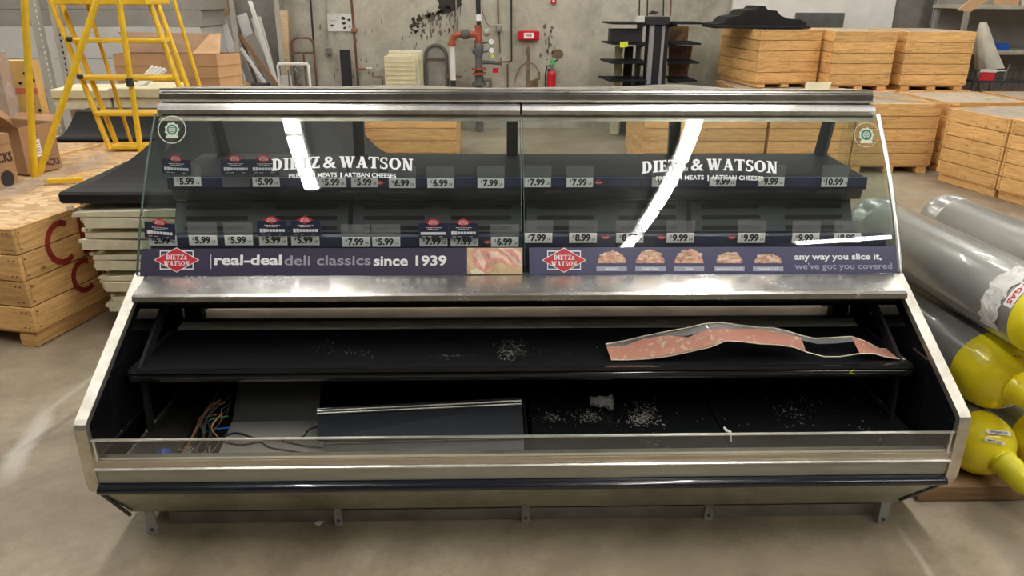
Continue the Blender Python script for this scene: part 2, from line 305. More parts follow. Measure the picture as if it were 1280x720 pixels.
def solo(name, mb, mat, label, cat, group=None, kind=None, org=None):
    org = Vector(org) if org is not None else Vector(mb.v[0]); o = link(name, mb.mesh(name, mat, org)); o.location = org
    o['label'] = label; o['category'] = cat
    if group: o['group'] = group
    if kind: o['kind'] = kind
    return o
def struct(name, mb, mat, parent=None, **k): o = link(name, mb.mesh(name, mat), parent, **k); ORG[o.name] = Vector((0, 0, 0)); o['kind'] = 'structure'; return o
TEXT = {}
def text_pts(body, size=1, bold=0, shear=0, spacing=1):
    """mesh of a word, in its own xy plane, centred on x, baseline y=0: returns (verts, faces, width)"""
    k = (body, bold, shear, spacing)
    if k not in TEXT:
        cu = bpy.data.curves.new('t', 'FONT'); cu.body = body; cu.offset = bold; cu.shear = shear; cu.space_character = spacing; cu.resolution_u = 3; cu.size = 1
        o = bpy.data.objects.new('t', cu); C.objects.link(o); bpy.context.view_layer.update()
        me = bpy.data.meshes.new_from_object(o.evaluated_get(bpy.context.evaluated_depsgraph_get()))
        vs = [v.co.copy() for v in me.vertices]; fs = [tuple(p.vertices) for p in me.polygons]
        bpy.data.objects.remove(o); bpy.data.curves.remove(cu); bpy.data.meshes.remove(me)
        x0 = min(v.x for v in vs); x1 = max(v.x for v in vs); TEXT[k] = ([(v.x-x0, v.y) for v in vs], fs, x1-x0)
    vs, fs, wd = TEXT[k]; return [(x*size, y*size) for x, y in vs], fs, wd*size
def put_text(mb, body, p0, ux, uy, width=None, height=None, bold=0, mi=0, warp=None, align='l', spacing=1):
    """lay a word on the plane through p0 with unit axes ux, uy; height = cap height"""
    size = (height or 1)/.70; vs, fs, wd = text_pts(body, size, bold, 0, spacing); sx = (width/wd) if width else 1; wd *= sx
    ux = Vector(ux).normalized(); uy = Vector(uy).normalized(); off = {'l': 0, 'c': -wd/2, 'r': -wd}[align]; p0 = Vector(p0); out = []
    for x, y in vs:
        X = x*sx+off; Y = y
        if warp: X, Y = warp(X, Y)
        out.append(p0+ux*X+uy*Y)
    mb.add(out, fs, mi)
# bold serif capitals drawn stroke by stroke (unit cap height), for the sign writer's lettering
def serif_glyph(ch):
    T, t, s = .235, .11, .09                                   # thick, thin stroke, serif height
    q = []
    def rect(x0, y0, x1, y1): q.append([(x0, y0), (x1, y0), (x1, y1), (x0, y1)])
    def slab(x, y, w_=.17): rect(x-w_, y, x+w_, y+s)
    def arc(cx, cy, rx, ry, a0, a1, ti, to=None, n=14):
        to = ti if to is None else to
        for i in range(n):
            u, v = a0+(a1-a0)*i/n, a0+(a1-a0)*(i+1)/n; tt = lambda a: ti+(to-ti)*abs(math.cos(a))
            f = lambda a, k: (cx+(rx-k)*math.cos(a), cy+(ry-min(k, t*1.2))*math.sin(a)) if k else (cx+rx*math.cos(a), cy+ry*math.sin(a))
            q.append([f(u, 0), f(v, 0), f(v, tt(v)), f(u, tt(u))])
    def diag(x0, y0, x1, y1, w_): q.append([(x0-w_/2, y0), (x0+w_/2, y0), (x1+w_/2, y1), (x1-w_/2, y1)])
    if ch == 'D': rect(.09, 0, .09+T, 1); rect(0, 0, .35, s); rect(0, 1-s, .35, 1); arc(.33, .5, .42, .5, -PI/2, PI/2, t, T+.02); wd = .78
    elif ch == 'I': rect(.09, 0, .09+T, 1); slab(.19, 0, .19); slab(.19, 1-s, .19); wd = .38
    elif ch == 'E': rect(.09, 0, .09+T, 1); rect(0, 0, .6, t); rect(0, 1-t, .57, 1); rect(.25, .46, .48, .46+t); rect(.52, 0, .6, .25); rect(.5, .77, .57, 1); rect(.42, .38, .48, .62); wd = .62
    elif ch == 'T': rect(.27, 0, .27+T, 1); slab(.37, 0, .19); rect(0, 1-t, .74, 1); rect(0, .74, .07, 1); rect(.67, .74, .74, 1); wd = .74
    elif ch == 'Z': rect(0, 0, .66, t); rect(.02, 1-t, .66, 1); diag(.13, 0, .54, 1, .24); rect(.6, 0, .66, .27); rect(.02, .74, .08, 1); wd = .68
    elif ch == 'W': diag(.36, 0, .17, 1, T); diag(.38, 0, .58, 1, t); diag(.76, 0, .56, 1, T); diag(.78, 0, .98, 1, t); slab(.17, 1-s, .17); slab(.56, 1-s, .15); slab(.98, 1-s, .13); wd = 1.12
    elif ch == 'A': diag(.15, 0, .42, 1, t); diag(.66, 0, .42, 1, T); rect(.24, .27, .58, .27+t); slab(.15, 0, .14); slab(.66, 0, .17); wd = .83
    elif ch == 'N': rect(.12, 0, .12+t, 1); rect(.62, 0, .62+t, 1); diag(.60, 0, .19, 1, T); slab(.165, 0, .15); slab(.13, 1-s, .13); slab(.665, 1-s, .14); wd = .82
    elif ch == 'O': arc(.42, .5, .42, .5, 0, 2*PI, t, T, 26); wd = .84
    elif ch == 'S': arc(.30, .735, .27, .265, .25*PI, 1.5*PI, t, .17); arc(.30, .265, .29, .285, -.75*PI, .5*PI, t, .19); rect(.47, .72, .54, .98); rect(.03, .02, .10, .3); wd = .6
    else: wd = .10
    return q, wd
def put_serif(mb, body, p0, ux, uy, width, height, mi=0, warp=None, lift=None, gap=.07):
    polys = []; x = 0
    for ch in body:
        if ch == '&':
            vs, fs, wd = text_pts('&', 1/.70, .02); polys.append(([(x+a, b) for a, b in vs], fs)); x += wd+gap; continue
        qs, wd = serif_glyph(ch); 
        for j, q in enumerate(qs): polys.append(([(x+a, b) for a, b in q], [tuple(range(len(q)))], j))
        x += wd+gap
    k = width/(x-gap); p0 = Vector(p0); ux = Vector(ux).normalized(); uy = Vector(uy).normalized(); n = ux.cross(uy)
    for pl in polys:
        out = []; dz = (pl[2] if len(pl) > 2 else 0)*.00002
        for a, b in pl[0]:
            X = a*k-width/2; Y = b*height
            if warp: X, Y = warp(X, Y)
            out.append((lift(X, Y) if lift else p0+ux*X+uy*Y)+n*dz)
        mb.add(out, pl[1], mi)

# ------------------------------------------------------------ setting
XL, XR, YB, YF = -8.5, 9.0, 9.5, -6.5
struct('floor', MB().box(((XL+XR)/2, (YB+YF)/2, -.05), (XR-XL, YB-YF, .1)), M['floor'])
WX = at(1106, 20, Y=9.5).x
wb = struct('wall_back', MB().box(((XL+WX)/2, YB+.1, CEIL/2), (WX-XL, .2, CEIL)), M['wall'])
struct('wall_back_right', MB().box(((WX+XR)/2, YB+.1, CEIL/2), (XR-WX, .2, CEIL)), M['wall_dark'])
struct('wall_left', MB().box((XL-.1, (YB+YF)/2, CEIL/2), (.2, YB-YF, CEIL)), M['wall'])
struct('wall_right', MB().box((XR+.1, (YB+YF)/2, CEIL/2), (.2, YB-YF, CEIL)), M['wall'])
struct('wall_front', MB().box(((XL+XR)/2, YF-.1, CEIL/2), (XR-XL, .2, CEIL)), M['wall_dark'])
struct('ceiling', MB().box(((XL+XR)/2, (YB+YF)/2, CEIL+.05), (XR-XL, YB-YF, .1)), M['roof'])
p = at(962, 0, Y=9.5); q = at(1106, 37, Y=9.5)
struct('trim_1', MB().box(((p.x+q.x)/2-.2, 9.47, 2.6), (q.x-p.x+.5, .06, 3.4), .004), M['white'])
# residue and splashes on the wall: thin real crusts
def blob(mb, cx, cy, rx, ry, Y, n=14, j=.3, mi=0):
    pts = []
    for i in range(n):
        a = 2*PI*i/n; k = 1+random.uniform(-j, j); pts.append(at(cx+rx*k*math.cos(a), cy+ry*k*math.sin(a), Y=Y))
    mb.poly(pts, .004, (0, -1, 0), mi)
mb = MB(); random.seed(3)
blob(mb, 562, 2, 16, 12, 9.499, 18, .25); blob(mb, 556, 12, 8, 6, 9.499)
for k in range(60):
    t = random.random(); a = random.uniform(-.35, .35); x = 560-44*t*math.cos(a)-4; y = 12+44*t*math.sin(.6+a)*.9; blob(mb, x, y, random.uniform(.8, 3.2), random.uniform(.8, 3.2)*.8, 9.499, 8, .45)
for k in range(7): x = random.uniform(552, 575); mb.poly([at(x, 8, Y=9.499), at(x+1, 8, Y=9.499), at(x+.7, 18+14*random.random(), Y=9.499)], .004, (0, -1, 0))
part('tar_splash', mb, M['tar'], wb, label='black tar splash with flecks high on the wall')
mb = MB()
for k in range(70): x_ = random.uniform(526, 572); blob(mb, x_, random.uniform(14, 50-(x_-526)*.25), random.uniform(.4, 1.8), random.uniform(.8, 4), 9.4985, 8, .5)
for k in range(30): blob(mb, 686+random.gauss(0, 4), random.uniform(30, 75), random.uniform(.5, 1.6), random.uniform(1, 3.5), 9.4985, 7, .5)
for k in range(50): blob(mb, random.uniform(395, 600), random.uniform(25, 105), random.uniform(.3, .9), random.uniform(1, 4), 9.4985, 6, .5)
part('brown_flecks', mb, M['tar2'], wb, kind='stuff')
mb = MB()                                                              # tan residue in the shape of a loop and a bar
for pts in ([(657, 110), (657, 80), (659, 72), (657, 62), (660, 57), (663, 60), (662, 70), (663, 80), (661, 110)], [(661, 101), (666, 100), (674, 96), (673, 104), (673, 110), (661, 110)]):
    mb.poly([at(x, y, Y=9.499) for x, y in pts], .005, (0, -1, 0))
for (x0, y0, x1, y1) in ((642, 108, 645, 94), (645, 94, 650, 84), (650, 84, 657, 78), (663, 78, 669, 81), (669, 81, 674, 90), (674, 90, 674, 100)): mb.bar(at(x0, y0, Y=9.497), at(x1, y1, Y=9.497), .022, .006)
blob(mb, 697, 68, 7, 6, 9.4985, 10, .2)
part('tan_residue', mb, M['stain'], wb, label='tan glue residue shaped like a loop and a bar')
# lamps
def tube_lamp(i, x, y, r):
    d = (math.cos(r), math.sin(r)); lab = 'linear fluorescent ceiling lamp, number %d counted along the roof rows, above and behind the view' % (i+1)
    t = thing('ceiling_lamp', 'long white fluorescent ceiling lamp hanging under the roof, outside the view', 'lamp', (x, y, CEIL-.1), 'fluorescent lamps under the roof')
    rm = Matrix.Rotation(r, 3, 'Z')
    b = MB().box((x, y, CEIL-.06), (1.26, .15, .08), .01, rot=rm); part('housing', b, M['white'], t)
    g = MB().box((x, y, CEIL-.13), (1.2, .115, .06), .01, rot=rm); part('tube', g, M['tube'], t)
    h = MB().bar((x, y, CEIL-.03), (x, y, CEIL+.01), .03, .03); part('hanger', h, M['galv'], t)
for i, (x, y, r) in enumerate(LAMPS): tube_lamp(i, x, y, r)

# ------------------------------------------------------------ wooden crates
BASE = {}
def crate_meshes(w, d, h, rows, foot, lid):
    key = (round(w, 3), round(d, 3), round(h, 3), rows, lid)
    if key not in BASE:
        ph = (h-foot)/rows; g = .005
        BASE[key] = dict(fp=MB().box((0, 0, 0), (w, .022, ph-g), .003).mesh('plank', M['pine']), sp=MB().box((0, 0, 0), (.022, d-.046, ph-g), .003).mesh('plank', M['pine']),
            lid=MB().box((0, 0, 0), (w-.05, d-.05, .015), .002).mesh('lid', M[lid]), skid=MB().box((0, 0, 0), (.09, d-.02, foot-.015), .004).mesh('skid', M['pine']),
            deck=MB().box((0, 0, 0), (w-.03, d-.03, .014)).mesh('bottom_board', M['pine']), bat=MB().box((0, 0, 0), (.06, .02, h-foot-.01), .003).mesh('batten', M['pine']), ph=ph)
    return BASE[key]
def crate(label, x, y, z, w, d, h, rz, rows=5, foot=.075, lid='plywood', dark=None, group='wooden plank crates in the warehouse'):
    """front-left bottom corner at (x, y, z); w along its front, d in depth, turned by rz"""
    t = thing('wooden_crate', label, 'crate', (x, y, z), group, rz); t.rotation_euler.z = rz; B = crate_meshes(w, d, h, rows, foot, lid)
    def c(n, me, lx, ly, lz): o = link(n, me, t); o.location = (lx, ly, lz); return o
    for r in range(rows):
        zz = foot+B['ph']*(r+.5)
        for yy in (.011, d-.011): c('plank', B['fp'], w/2+random.uniform(-.002, .002), yy+random.uniform(-.0015, .0015), zz)
        for xx in (.011, w-.011): c('plank', B['sp'], xx+random.uniform(-.0015, .0015), d/2, zz)
    for xx in (.07, w-.07, w*.5):
        c('batten', B['bat'], xx, .034, foot+(h-foot)/2); c('batten', B['bat'], xx, d-.034, foot+(h-foot)/2)
    for xx in (.07, w/2, w-.07): c('skid', B['skid'], xx, d/2, (foot-.015)/2)
    c('bottom_board', B['deck'], w/2, d/2, foot-.006); c('lid', B['lid'], w/2, d/2, h-.014)
    nb = MB()
    for r in range(rows):
        zz = foot+B['ph']*(r+.5)
        for dz in (-.3, .3):
            for xx in (.03, .055, w/2, w-.055, w-.03): nb.box((xx, -.0015, zz+dz*B['ph']), (.006, .004, .006))
            for yy in (.03, d*.5, d-.03):
                nb.box((-.0015, yy, zz+dz*B['ph']), (.004, .006, .006)); nb.box((w+.0015, yy, zz+dz*B['ph']), (.004, .006, .006))
    n_ = link('nail_heads', nb.mesh('nail_heads', M['rust']), t, kind='stuff')
    return t
# ------------------------------------------------------------ the display case
HW = 1.27
def gy(z): t = z-.70; return 2.335+.5*t+.44*t*t                       # front glass curve
case = thing('deli_display_case', 'long empty stainless deli display case with curved front glass and low open well', 'display case', (0, 2.3, 0))
# legs and base rail
for (x, yb, xt) in ((192, 668, 190), (424, 657, 424), (657, 653, 657), (885, 650, 885), (1102, 655, 1108)):
    b = at(x, yb, Z=0); yy = b.y+.0; mb = MB(); lw = .026 if 300 < x < 1000 else .032; mb.box((b.x, yy+.0, .058), (lw, .004, .116), .001); mb.box((b.x-lw/2+.002, yy+.015, .058), (.004, .03, .116))
    l = part('leg', mb, M['leggrey'], case); part('bolt', MB().lathe([(.006, 0), (.006, .004)], 10, 0, (b.x, yy-.005, .02), (0, 1, 0)), M['castgrey'], l)
part('base_rail', MB().prism([(1.962, .002), (1.962, .045), (1.967, .045), (1.967, .006), (2.0, .006), (2.0, .002)], -1.12, 1.12), M['galv'], case)
part('rear_base_rail', MB().prism([(2.7, .0), (2.7, .066), (2.76, .066), (2.76, .0)], -1.12, 1.12), M['galv'], case)
# belly pan and fascia bands
bl, br = at(165, 641, Y=1.895), at(1122, 622, Y=1.895); zb_ = (bl.z+br.z)/2
part('belly_pan', MB().sheet([[(-1.243, 1.853, .207), (0, 1.853, .207), (1.243, 1.853, .207)], [(bl.x, 1.895, zb_), (0, 1.895, zb_), (br.x, 1.895, zb_)], [(bl.x, 2.75, zb_-.01), (0, 2.75, zb_-.01), (br.x, 2.75, zb_-.01)]], .006, smooth=False), M['belly'], case)
part('bumper', MB().prism([(1.85+.028*math.cos(a)*-1, .222+.017*math.sin(a)) for a in [PI*(i/10-.5) for i in range(11)]]+[(1.86, .205)], -1.24, 1.24, smooth=True), M['bumper'], case)
part('fascia_band', MB().prism([(1.845, .24), (1.842, .285), (1.86, .285), (1.86, .24)], -1.24, 1.24), M['fascia'], case)
part('fascia_lip', MB().prism([(1.834, .288), (1.834, .292), (1.838, .295), (1.86, .295), (1.86, .288)], -1.243, 1.243), M['bright'], case)
part('beige_band', MB().prism([(1.843, .295), (1.840, .316), (1.86, .316), (1.86, .295)], -1.24, 1.24), M['beige'], case)
# low front glass
lg = part('low_front_glass', MB().prism([(1.842, .316), (1.842, .383), (1.848, .383), (1.848, .316)], -1.225, 1.225), M['lowglass'], case)
part('glass_top_rail', MB().prism([(1.840, .3825), (1.840, .3855), (1.850, .3855), (1.850, .3825)], -1.235, 1.235), M['bright'], lg)
for sx in (-1, 1): part('glass_end_strip', MB().box((sx*1.228, 1.845, .35), (.006, .008, .07)), M['bright'], lg)
part('fascia_core', MB().prism([(1.86, .21), (1.86, .312), (1.885, .312), (1.885, .21)], -1.24, 1.24), M['steel_dark'], case)
# well
part('well_floor', MB().prism([(1.885, .215), (1.885, .23), (2.56, .23), (2.56, .215)], -1.235, 1.235), M['blackm'], case)
part('well_back', MB().prism([(2.53, .23), (2.53, .445), (2.56, .445), (2.56, .23)], -1.235, 1.235), M['blackm'], case)
part('well_divider', MB().box((.0, 2.2, .262), (.012, .64, .062), .002), M['lip'], case)
for (x0, x1) in ((.02, .62), (.625, 1.225)):
    mb = MB(); mb.prism([(1.89, .262), (1.89, .276), (2.50, .276), (2.50, .262)], x0, x1); mb.box(((x0+x1)/2, 1.893, .28), (x1-x0, .006, .03)); part('well_pan', mb, M['pan'], case)
# end frames: dark glossy panel with an extruded edging
path = [(2.345, .705), (2.30, .683), (1.855, .445), (1.842, .435), (1.837, .42), (1.835, .25), (1.84, .225), (1.852, .205), (1.97, .105)]
for sx in (-1, 1):
    ep = part('end_panel', MB().prism([(y+.012, z-.004) for y, z in path]+[(2.75, .105), (2.88, .70)], sx*1.243, sx*1.262), [M['gloss']], case)
    mb = MB(); inner = []
    for i, (y, z) in enumerate(path[:8]):
        a = Vector(path[max(i-1, 0)]); b = Vector(path[min(i+1, 7)]); d = (b-a).normalized(); n = Vector((-d.y, d.x))
        if n.x < 0: n = -n
        inner.append((y+n.x*.02, z+n.y*.02))
    mb.prism(path[:8]+inner[::-1], sx*1.238, sx*1.272); part('frame_edging', mb, M['frame'], ep)
    q_ = at(165, 641, Y=1.895) if sx < 0 else at(1122, 622, Y=1.895); part('lower_edging', MB().bar((sx*1.246, 1.848, .206), (q_.x, 1.886, q_.z-.002), .010, .010, .002), M['lip'], ep)
# lower open shelf
part('open_shelf', MB().prism([(2.085, .482), (2.40, .470), (2.40, .458), (2.085, .470)], -1.22, 1.22), M['black'], case)
mb = MB().prism([(2.085, .484), (2.07, .486), (2.066, .476), (2.075, .470), (2.085, .470)], -1.215, 1.215); part('shelf_trim', mb, M['lip'], case)
mb = MB().prism([(2.078, .470), (2.070, .464), (2.073, .448), (2.083, .436), (2.100, .430), (2.100, .470)], -1.215, 1.215, smooth=True); part('shelf_lip', mb, M['lip'], case)
part('rear_ledge', MB().prism([(2.415, .450), (2.412, .463), (2.418, .467), (2.46, .476), (2.46, .450)], -1.2, 1.2), M['strip'], case)
for sx, a, b, c_ in ((-1, (232, 375), (165, 466), (150, 520)), (1, (1068, 378), (1140, 466), (1150, 545))):
    X = sx*1.195; mb = MB(); p0 = (X, 2.43, .63); p1 = (X, 2.10, .46); mb.bar(p0, p1, .012, .04, .002); mb.bar((X, 2.12, .475), (X, 2.10, .24), .012, .03, .002); part('support_arm', mb, M['hole'], case)
    # slim stanchion beside it
# stainless ledge under the service glass
part('stainless_ledge', MB().prism([(2.345, .700), (2.222, .676), (2.210, .671), (2.207, .655), (2.213, .650), (2.22, .664), (2.345, .688)], -1.232, 1.232), M['ledge'], case)
part('ledge_core', MB().prism([(2.235, .635), (2.235, .664), (2.34, .686), (2.60, .69), (2.60, .60), (2.40, .62)], -1.225, 1.225), M['blackm'], case)
# display deck, slotted panels, upper tier
part('deck', MB().prism([(2.40, .70), (2.40, .765), (2.60, .765), (2.60, .70)], -1.22, 1.22), M['shelf'], case)
rl = part('lower_price_rail', MB().prism([(2.405, .762), (2.400, .772), (2.404, .805), (2.412, .812), (2.42, .80), (2.42, .762)], -1.235, 1.235), M['navy'], case)
for (xa, xb) in ((220, 437), (441, 653), (657, 857), (862, 1063)):
    A = at(xa, 250, Y=2.66).x; B = at(xb, 250, Y=2.66).x; cx = (A+B)/2; wd = B-A; mb = MB()
    mb.prism([(2.655, .862), (2.672, .862), (2.60, .755), (2.585, .755)], A+.003, B-.003)
    sp = part('slotted_panel', mb, M['slot'], case); hb = MB()
    d = Vector((0, .07, .107)).normalized(); n = Vector((0, -d.z, d.y))
    for r_, f in ((.82, 1), (.50, 1), (.2, 1)):
        for s_ in (-1, 1):
            c = Vector((cx+s_*wd*.255, 2.585+.07*r_, .755+.107*r_))+n*.0008; L_ = wd*.36; pts = []
            for i in range(16):
                a = 2*PI*i/16; e = L_/2-.008; pts.append(c+Vector((1, 0, 0))*((e if math.cos(a) > 0 else -e)+.008*math.cos(a))+d*.008*math.sin(a))
            hb.poly(pts, .0015, n)
    part('slots', hb, M['hole'], sp)
    part('panel_hem', MB().box((cx, 2.656, .863), (wd-.01, .014, .006), .001), M['shelf'], sp)
part('tier_back', MB().prism([(2.60, .70), (2.69, .88), (2.90, .88), (2.90, .70)], -1.22, 1.22), M['blackm'], case)
part('upper_shelf', MB().prism([(2.59, .95), (2.60, .966), (2.915, .982), (2.915, .90), (2.62, .885), (2.60, .885)], -1.215, 1.215), M['shelf'], case)
part('upper_shelf_lip', MB().prism([(2.588, .885), (2.582, .93), (2.60, .95), (2.61, .885)], -1.215, 1.215), M['lip'], case)
part('upper_price_rail', MB().prism([(2.578, .922), (2.573, .935), (2.578, .965), (2.586, .967), (2.59, .922)], -1.222, 1.222), M['navy'], case)
part('lower_body', MB().prism([(2.56, .12), (2.56, .44), (2.60, .42), (2.74, .12)], -1.235, 1.235), M['blackm'], case)
part('upper_body', MB().prism([(2.50, .51), (2.56, .484), (2.60, .48), (2.85, .54), (2.85, .70), (2.50, .70)], -1.235, 1.235), M['blackm'], case)
part('shade_tray', MB().prism([(2.58, .39), (2.58, .403), (2.74, .403), (2.742, .385), (2.90, .385), (2.90, .44), (2.91, .44), (2.91, .375), (2.70, .375)], -1.235, 1.235), M['shade_brown'], case)  # added brown tray stands in for the shaded floor behind the opening
for sx in (-1, 1): part('rear_stile', MB().box((sx*1.2, 2.58, .50), (.06, .04, .16)), M['blackm'], case)
# canopy
NX = 48
def topz(x, k): return 1.244-.022*k + .012*math.exp(-((x+.42)/.20)**2)*k + .014*math.exp(-((x-.62)/.16)**2)*k + .004*math.sin(5*x)*k
rows = [[(-1.262+2.524*i/NX, 2.728+.245*k, topz(-1.262+2.524*i/NX, k)) for i in range(NX+1)] for k in (0, .25, .5, .75, 1)]
part('canopy_top_sheet', MB().sheet(rows, -.004), M['steel'], case)
part('canopy_fascia', MB().prism([(2.728, 1.243), (2.718, 1.232), (2.716, 1.212), (2.722, 1.206), (2.735, 1.206), (2.735, 1.240)], -1.262, 1.262), M['steel'], case)
part('canopy_fascia_trim', MB().prism([(2.708, 1.212), (2.704, 1.205), (2.722, 1.203), (2.722, 1.212)], -1.262, 1.262), M['steel_dark'], case)
for a, b in ((-1.262, -.0035), (.0035, 1.262)):
    part('bright_rail', MB().prism([(2.702, 1.200), (2.688, 1.193), (2.680, 1.180), (2.680, 1.168), (2.688, 1.160), (2.71, 1.160), (2.72, 1.200)], a, b, smooth=False), M['bright'], case)
part('glass_clamp', MB().prism([(2.684, 1.160), (2.672, 1.152), (2.664, 1.146), (2.70, 1.146), (2.71, 1.16)], -1.255, 1.255), M['steel_dark'], case)
part('canopy_core', MB().prism([(2.72, 1.16), (2.72, 1.238), (2.96, 1.215), (2.96, 1.165)], -1.255, 1.255), M['post'], case)
for x in (275, 450, 640, 841, 1030):
    p = at(x, 172, Y=2.93); dx = -.02 if x < 300 else .02 if x > 1000 else 0; mb = MB().bar((p.x-dx, 2.90, .97), (p.x+dx, 2.93, 1.19), .042 if abs(x-640) > 60 or 1 else .05, .03, .003); part('rear_post', mb, M['post'], case)
# curved front glass, two panes
for a, b in ((-1.245, -.004), (.004, 1.245)):
    zs = [.70+.455*i/14 for i in range(15)]; gp = part('front_glass_pane', MB().sheet([[(a, gy(z), z), ((a+b)/2, gy(z), z), (b, gy(z), z)] for z in zs], .006), M['glass'], case)
    ed = MB()
    xx = a if abs(a) < .1 else b; ed.tube([(xx, gy(z)+.003, z) for z in zs], .0016, 6)
    part('pane_edge', ed, M['edge'], gp)
for sx in (-1, 1):
    zs = [.70+.47*i/14 for i in range(15)]
    eg = part('end_glass', MB().poly([(sx*1.258, gy(z)+.006, z) for z in zs]+[(sx*1.258, 2.90, 1.16), (sx*1.258, 2.90, .72)], .005, (-sx, 0, 0)), M['endglass'], case)
    part('glass_edging', MB().tube([(sx*1.262, gy(z)-.004, z) for z in zs], .0085 if sx > 0 else .004, 8), M['bright'] if sx > 0 else M['edge'], eg)
    part('end_glass_trim', MB().bar((sx*1.258, 2.36, .706), (sx*1.258, 2.86, .71), .012, .01), M['frame'], eg)
# ---- graphics along the foot of the glass
zb0, zb1 = .7045, .768
def ban(X, Z, lift=0):                    # point on the banner plane
    return Vector((X, gy(Z)-.006-lift, Z))
def bx(px, py=327): return at(px, py, Y=2.35).x
def bpz(px, py):                          # banner height at a pixel
    Y = 2.35
    for _ in range(4): p = at(px, py, Y=Y); Y = gy(p.z)-.006
    return p
UX = Vector((1, 0, 0)); UB = Vector((0, gy(.768)-gy(.7045), .0635)).normalized(); NB = UX.cross(UB)
BZ0 = bpz(640, 343.5).z; BZ1 = bpz(640, 309.5).z
def BP(px, py, lift=.0012):
    p = bpz(px, py); return p+NB*lift
def banner(x0, x1, mat):
    a = bpz(x0, 326).x; b = bpz(x1, 326).x; mb = MB(); rows = [[ban(a, z), ban((a+b)/2, z), ban(b, z)] for z in [BZ0+(BZ1-BZ0)*i/4 for i in range(5)]]; mb.sheet(rows, -.0006); return part('banner', mb, mat, case)
b1 = banner(176, 653.5, M['banner']); b2 = banner(661.5, 1123, M['banner2'])
def logo(parent, cx, cy, w_, h_):
    mb = MB(); P = lambda dx, dy, l: BP(cx+dx, cy+dy, l)
    for (x0, y0, x1, y1) in ((-21, -12, 21, -10.6), (-21, 10.6, 21, 12), (-21, -12, -19.8, 12), (19.8, -12, 21, 12)): mb.poly([P(x0, y0, .0012), P(x1, y0, .0012), P(x1, y1, .0012), P(x0, y1, .0012)], .0004, NB, 0)
    mb.poly([P(-w_-1.5, 0, .0018), P(0, -h_-1.2, .0018), P(w_+1.5, 0, .0018), P(0, h_+1.2, .0018)], .0004, NB, 0)
    mb.poly([P(-w_, 0, .0023), P(0, -h_, .0023), P(w_, 0, .0023), P(0, h_, .0023)], .0004, NB, 1)
    k = (P(10, 0, 0)-P(0, 0, 0)).length/10; kz = (P(0, -8, 0)-P(0, 0, 0)).length/8
    put_serif(mb, 'DIETZ', P(-2, -.4, .0032), UX, UB, 22*k, 6*kz, 0); put_serif(mb, '&', P(11.5, -.4, .0032), UX, UB, 4*k, 5*kz, 0)
    put_serif(mb, 'WATSON', P(0, 7.4, .0032), UX, UB, 32*k, 6*kz, 0)
    part('logo', mb, [M['wht'], M['red']], parent)
logo(b1, 221, 325, 27, 14.5); logo(b2, 705, 325.3, 26.5, 14.5)
kx = (BP(600, 326)-BP(500, 326)).length/100; kz = (BP(600, 312)-BP(600, 332)).length/20
mb = MB()
put_text(mb, 'real-deal', BP(268, 331), UX, UB, width=83*kx, height=12*kz, bold=.028); put_text(mb, 'since 1939', BP(467, 332), UX, UB, width=91*kx, height=12*kz, bold=.028)
mb.poly([BP(263.6, 318), BP(264.2, 318), BP(264.2, 336), BP(263.6, 336)], .0003, NB); part('lettering', mb, M['wht'], b1)
mb = MB(); put_text(mb, 'deli classics', BP(355.5, 331.5), UX, UB, width=107*kx, height=12*kz, bold=.012); part('lettering', mb, M['greytxt'], b1, label='grey lettering')
mb = MB(); put_text(mb, 'any way you slice it,', BP(993, 324.5), UX, UB, width=112*kx, height=7.6*kz, bold=.028); part('lettering', mb, M['wht'], b2)
mb = MB(); put_text(mb, "we've got you covered", BP(993.5, 336.5), UX, UB, width=125*kx, height=7.6*kz, bold=.012); part('lettering', mb, M['palebar'], b2, label='pale violet lettering')
# picture of folded ham slices: a flat print
mb = MB(); Q = lambda pts, l, mi: mb.poly([BP(x, y, l) for x, y in pts], .0003, NB, mi)
Q([(584, 309.8), (653, 309.8), (653, 343), (584, 343)], .0010, 2)
Q([(588, 316), (596, 311), (604, 311), (612, 322), (614, 337), (606, 342), (597, 335), (590, 327)], .0015, 0); Q([(592, 318), (598, 312), (603, 318), (608, 331), (605, 337), (598, 328)], .0020, 1)
Q([(604, 311), (618, 312), (632, 318), (646, 333), (636, 331), (624, 326), (616, 331), (610, 321)], .0016, 0); Q([(610, 313), (622, 315), (636, 325), (640, 331), (626, 322), (614, 322)], .0021, 1)
Q([(622, 310), (640, 310), (651, 316), (652, 333), (644, 330), (634, 318)], .0017, 1); Q([(628, 311), (640, 312), (648, 319), (650, 329), (640, 320)], .0022, 0); Q([(596, 335), (606, 341), (600, 343), (590, 343), (588, 338)], .0018, 3)
part('ham_picture', mb, [M['ham'], M['ham_pale'], M['bread'], M['cream']], b1)
mb = MB(); random.seed(5)
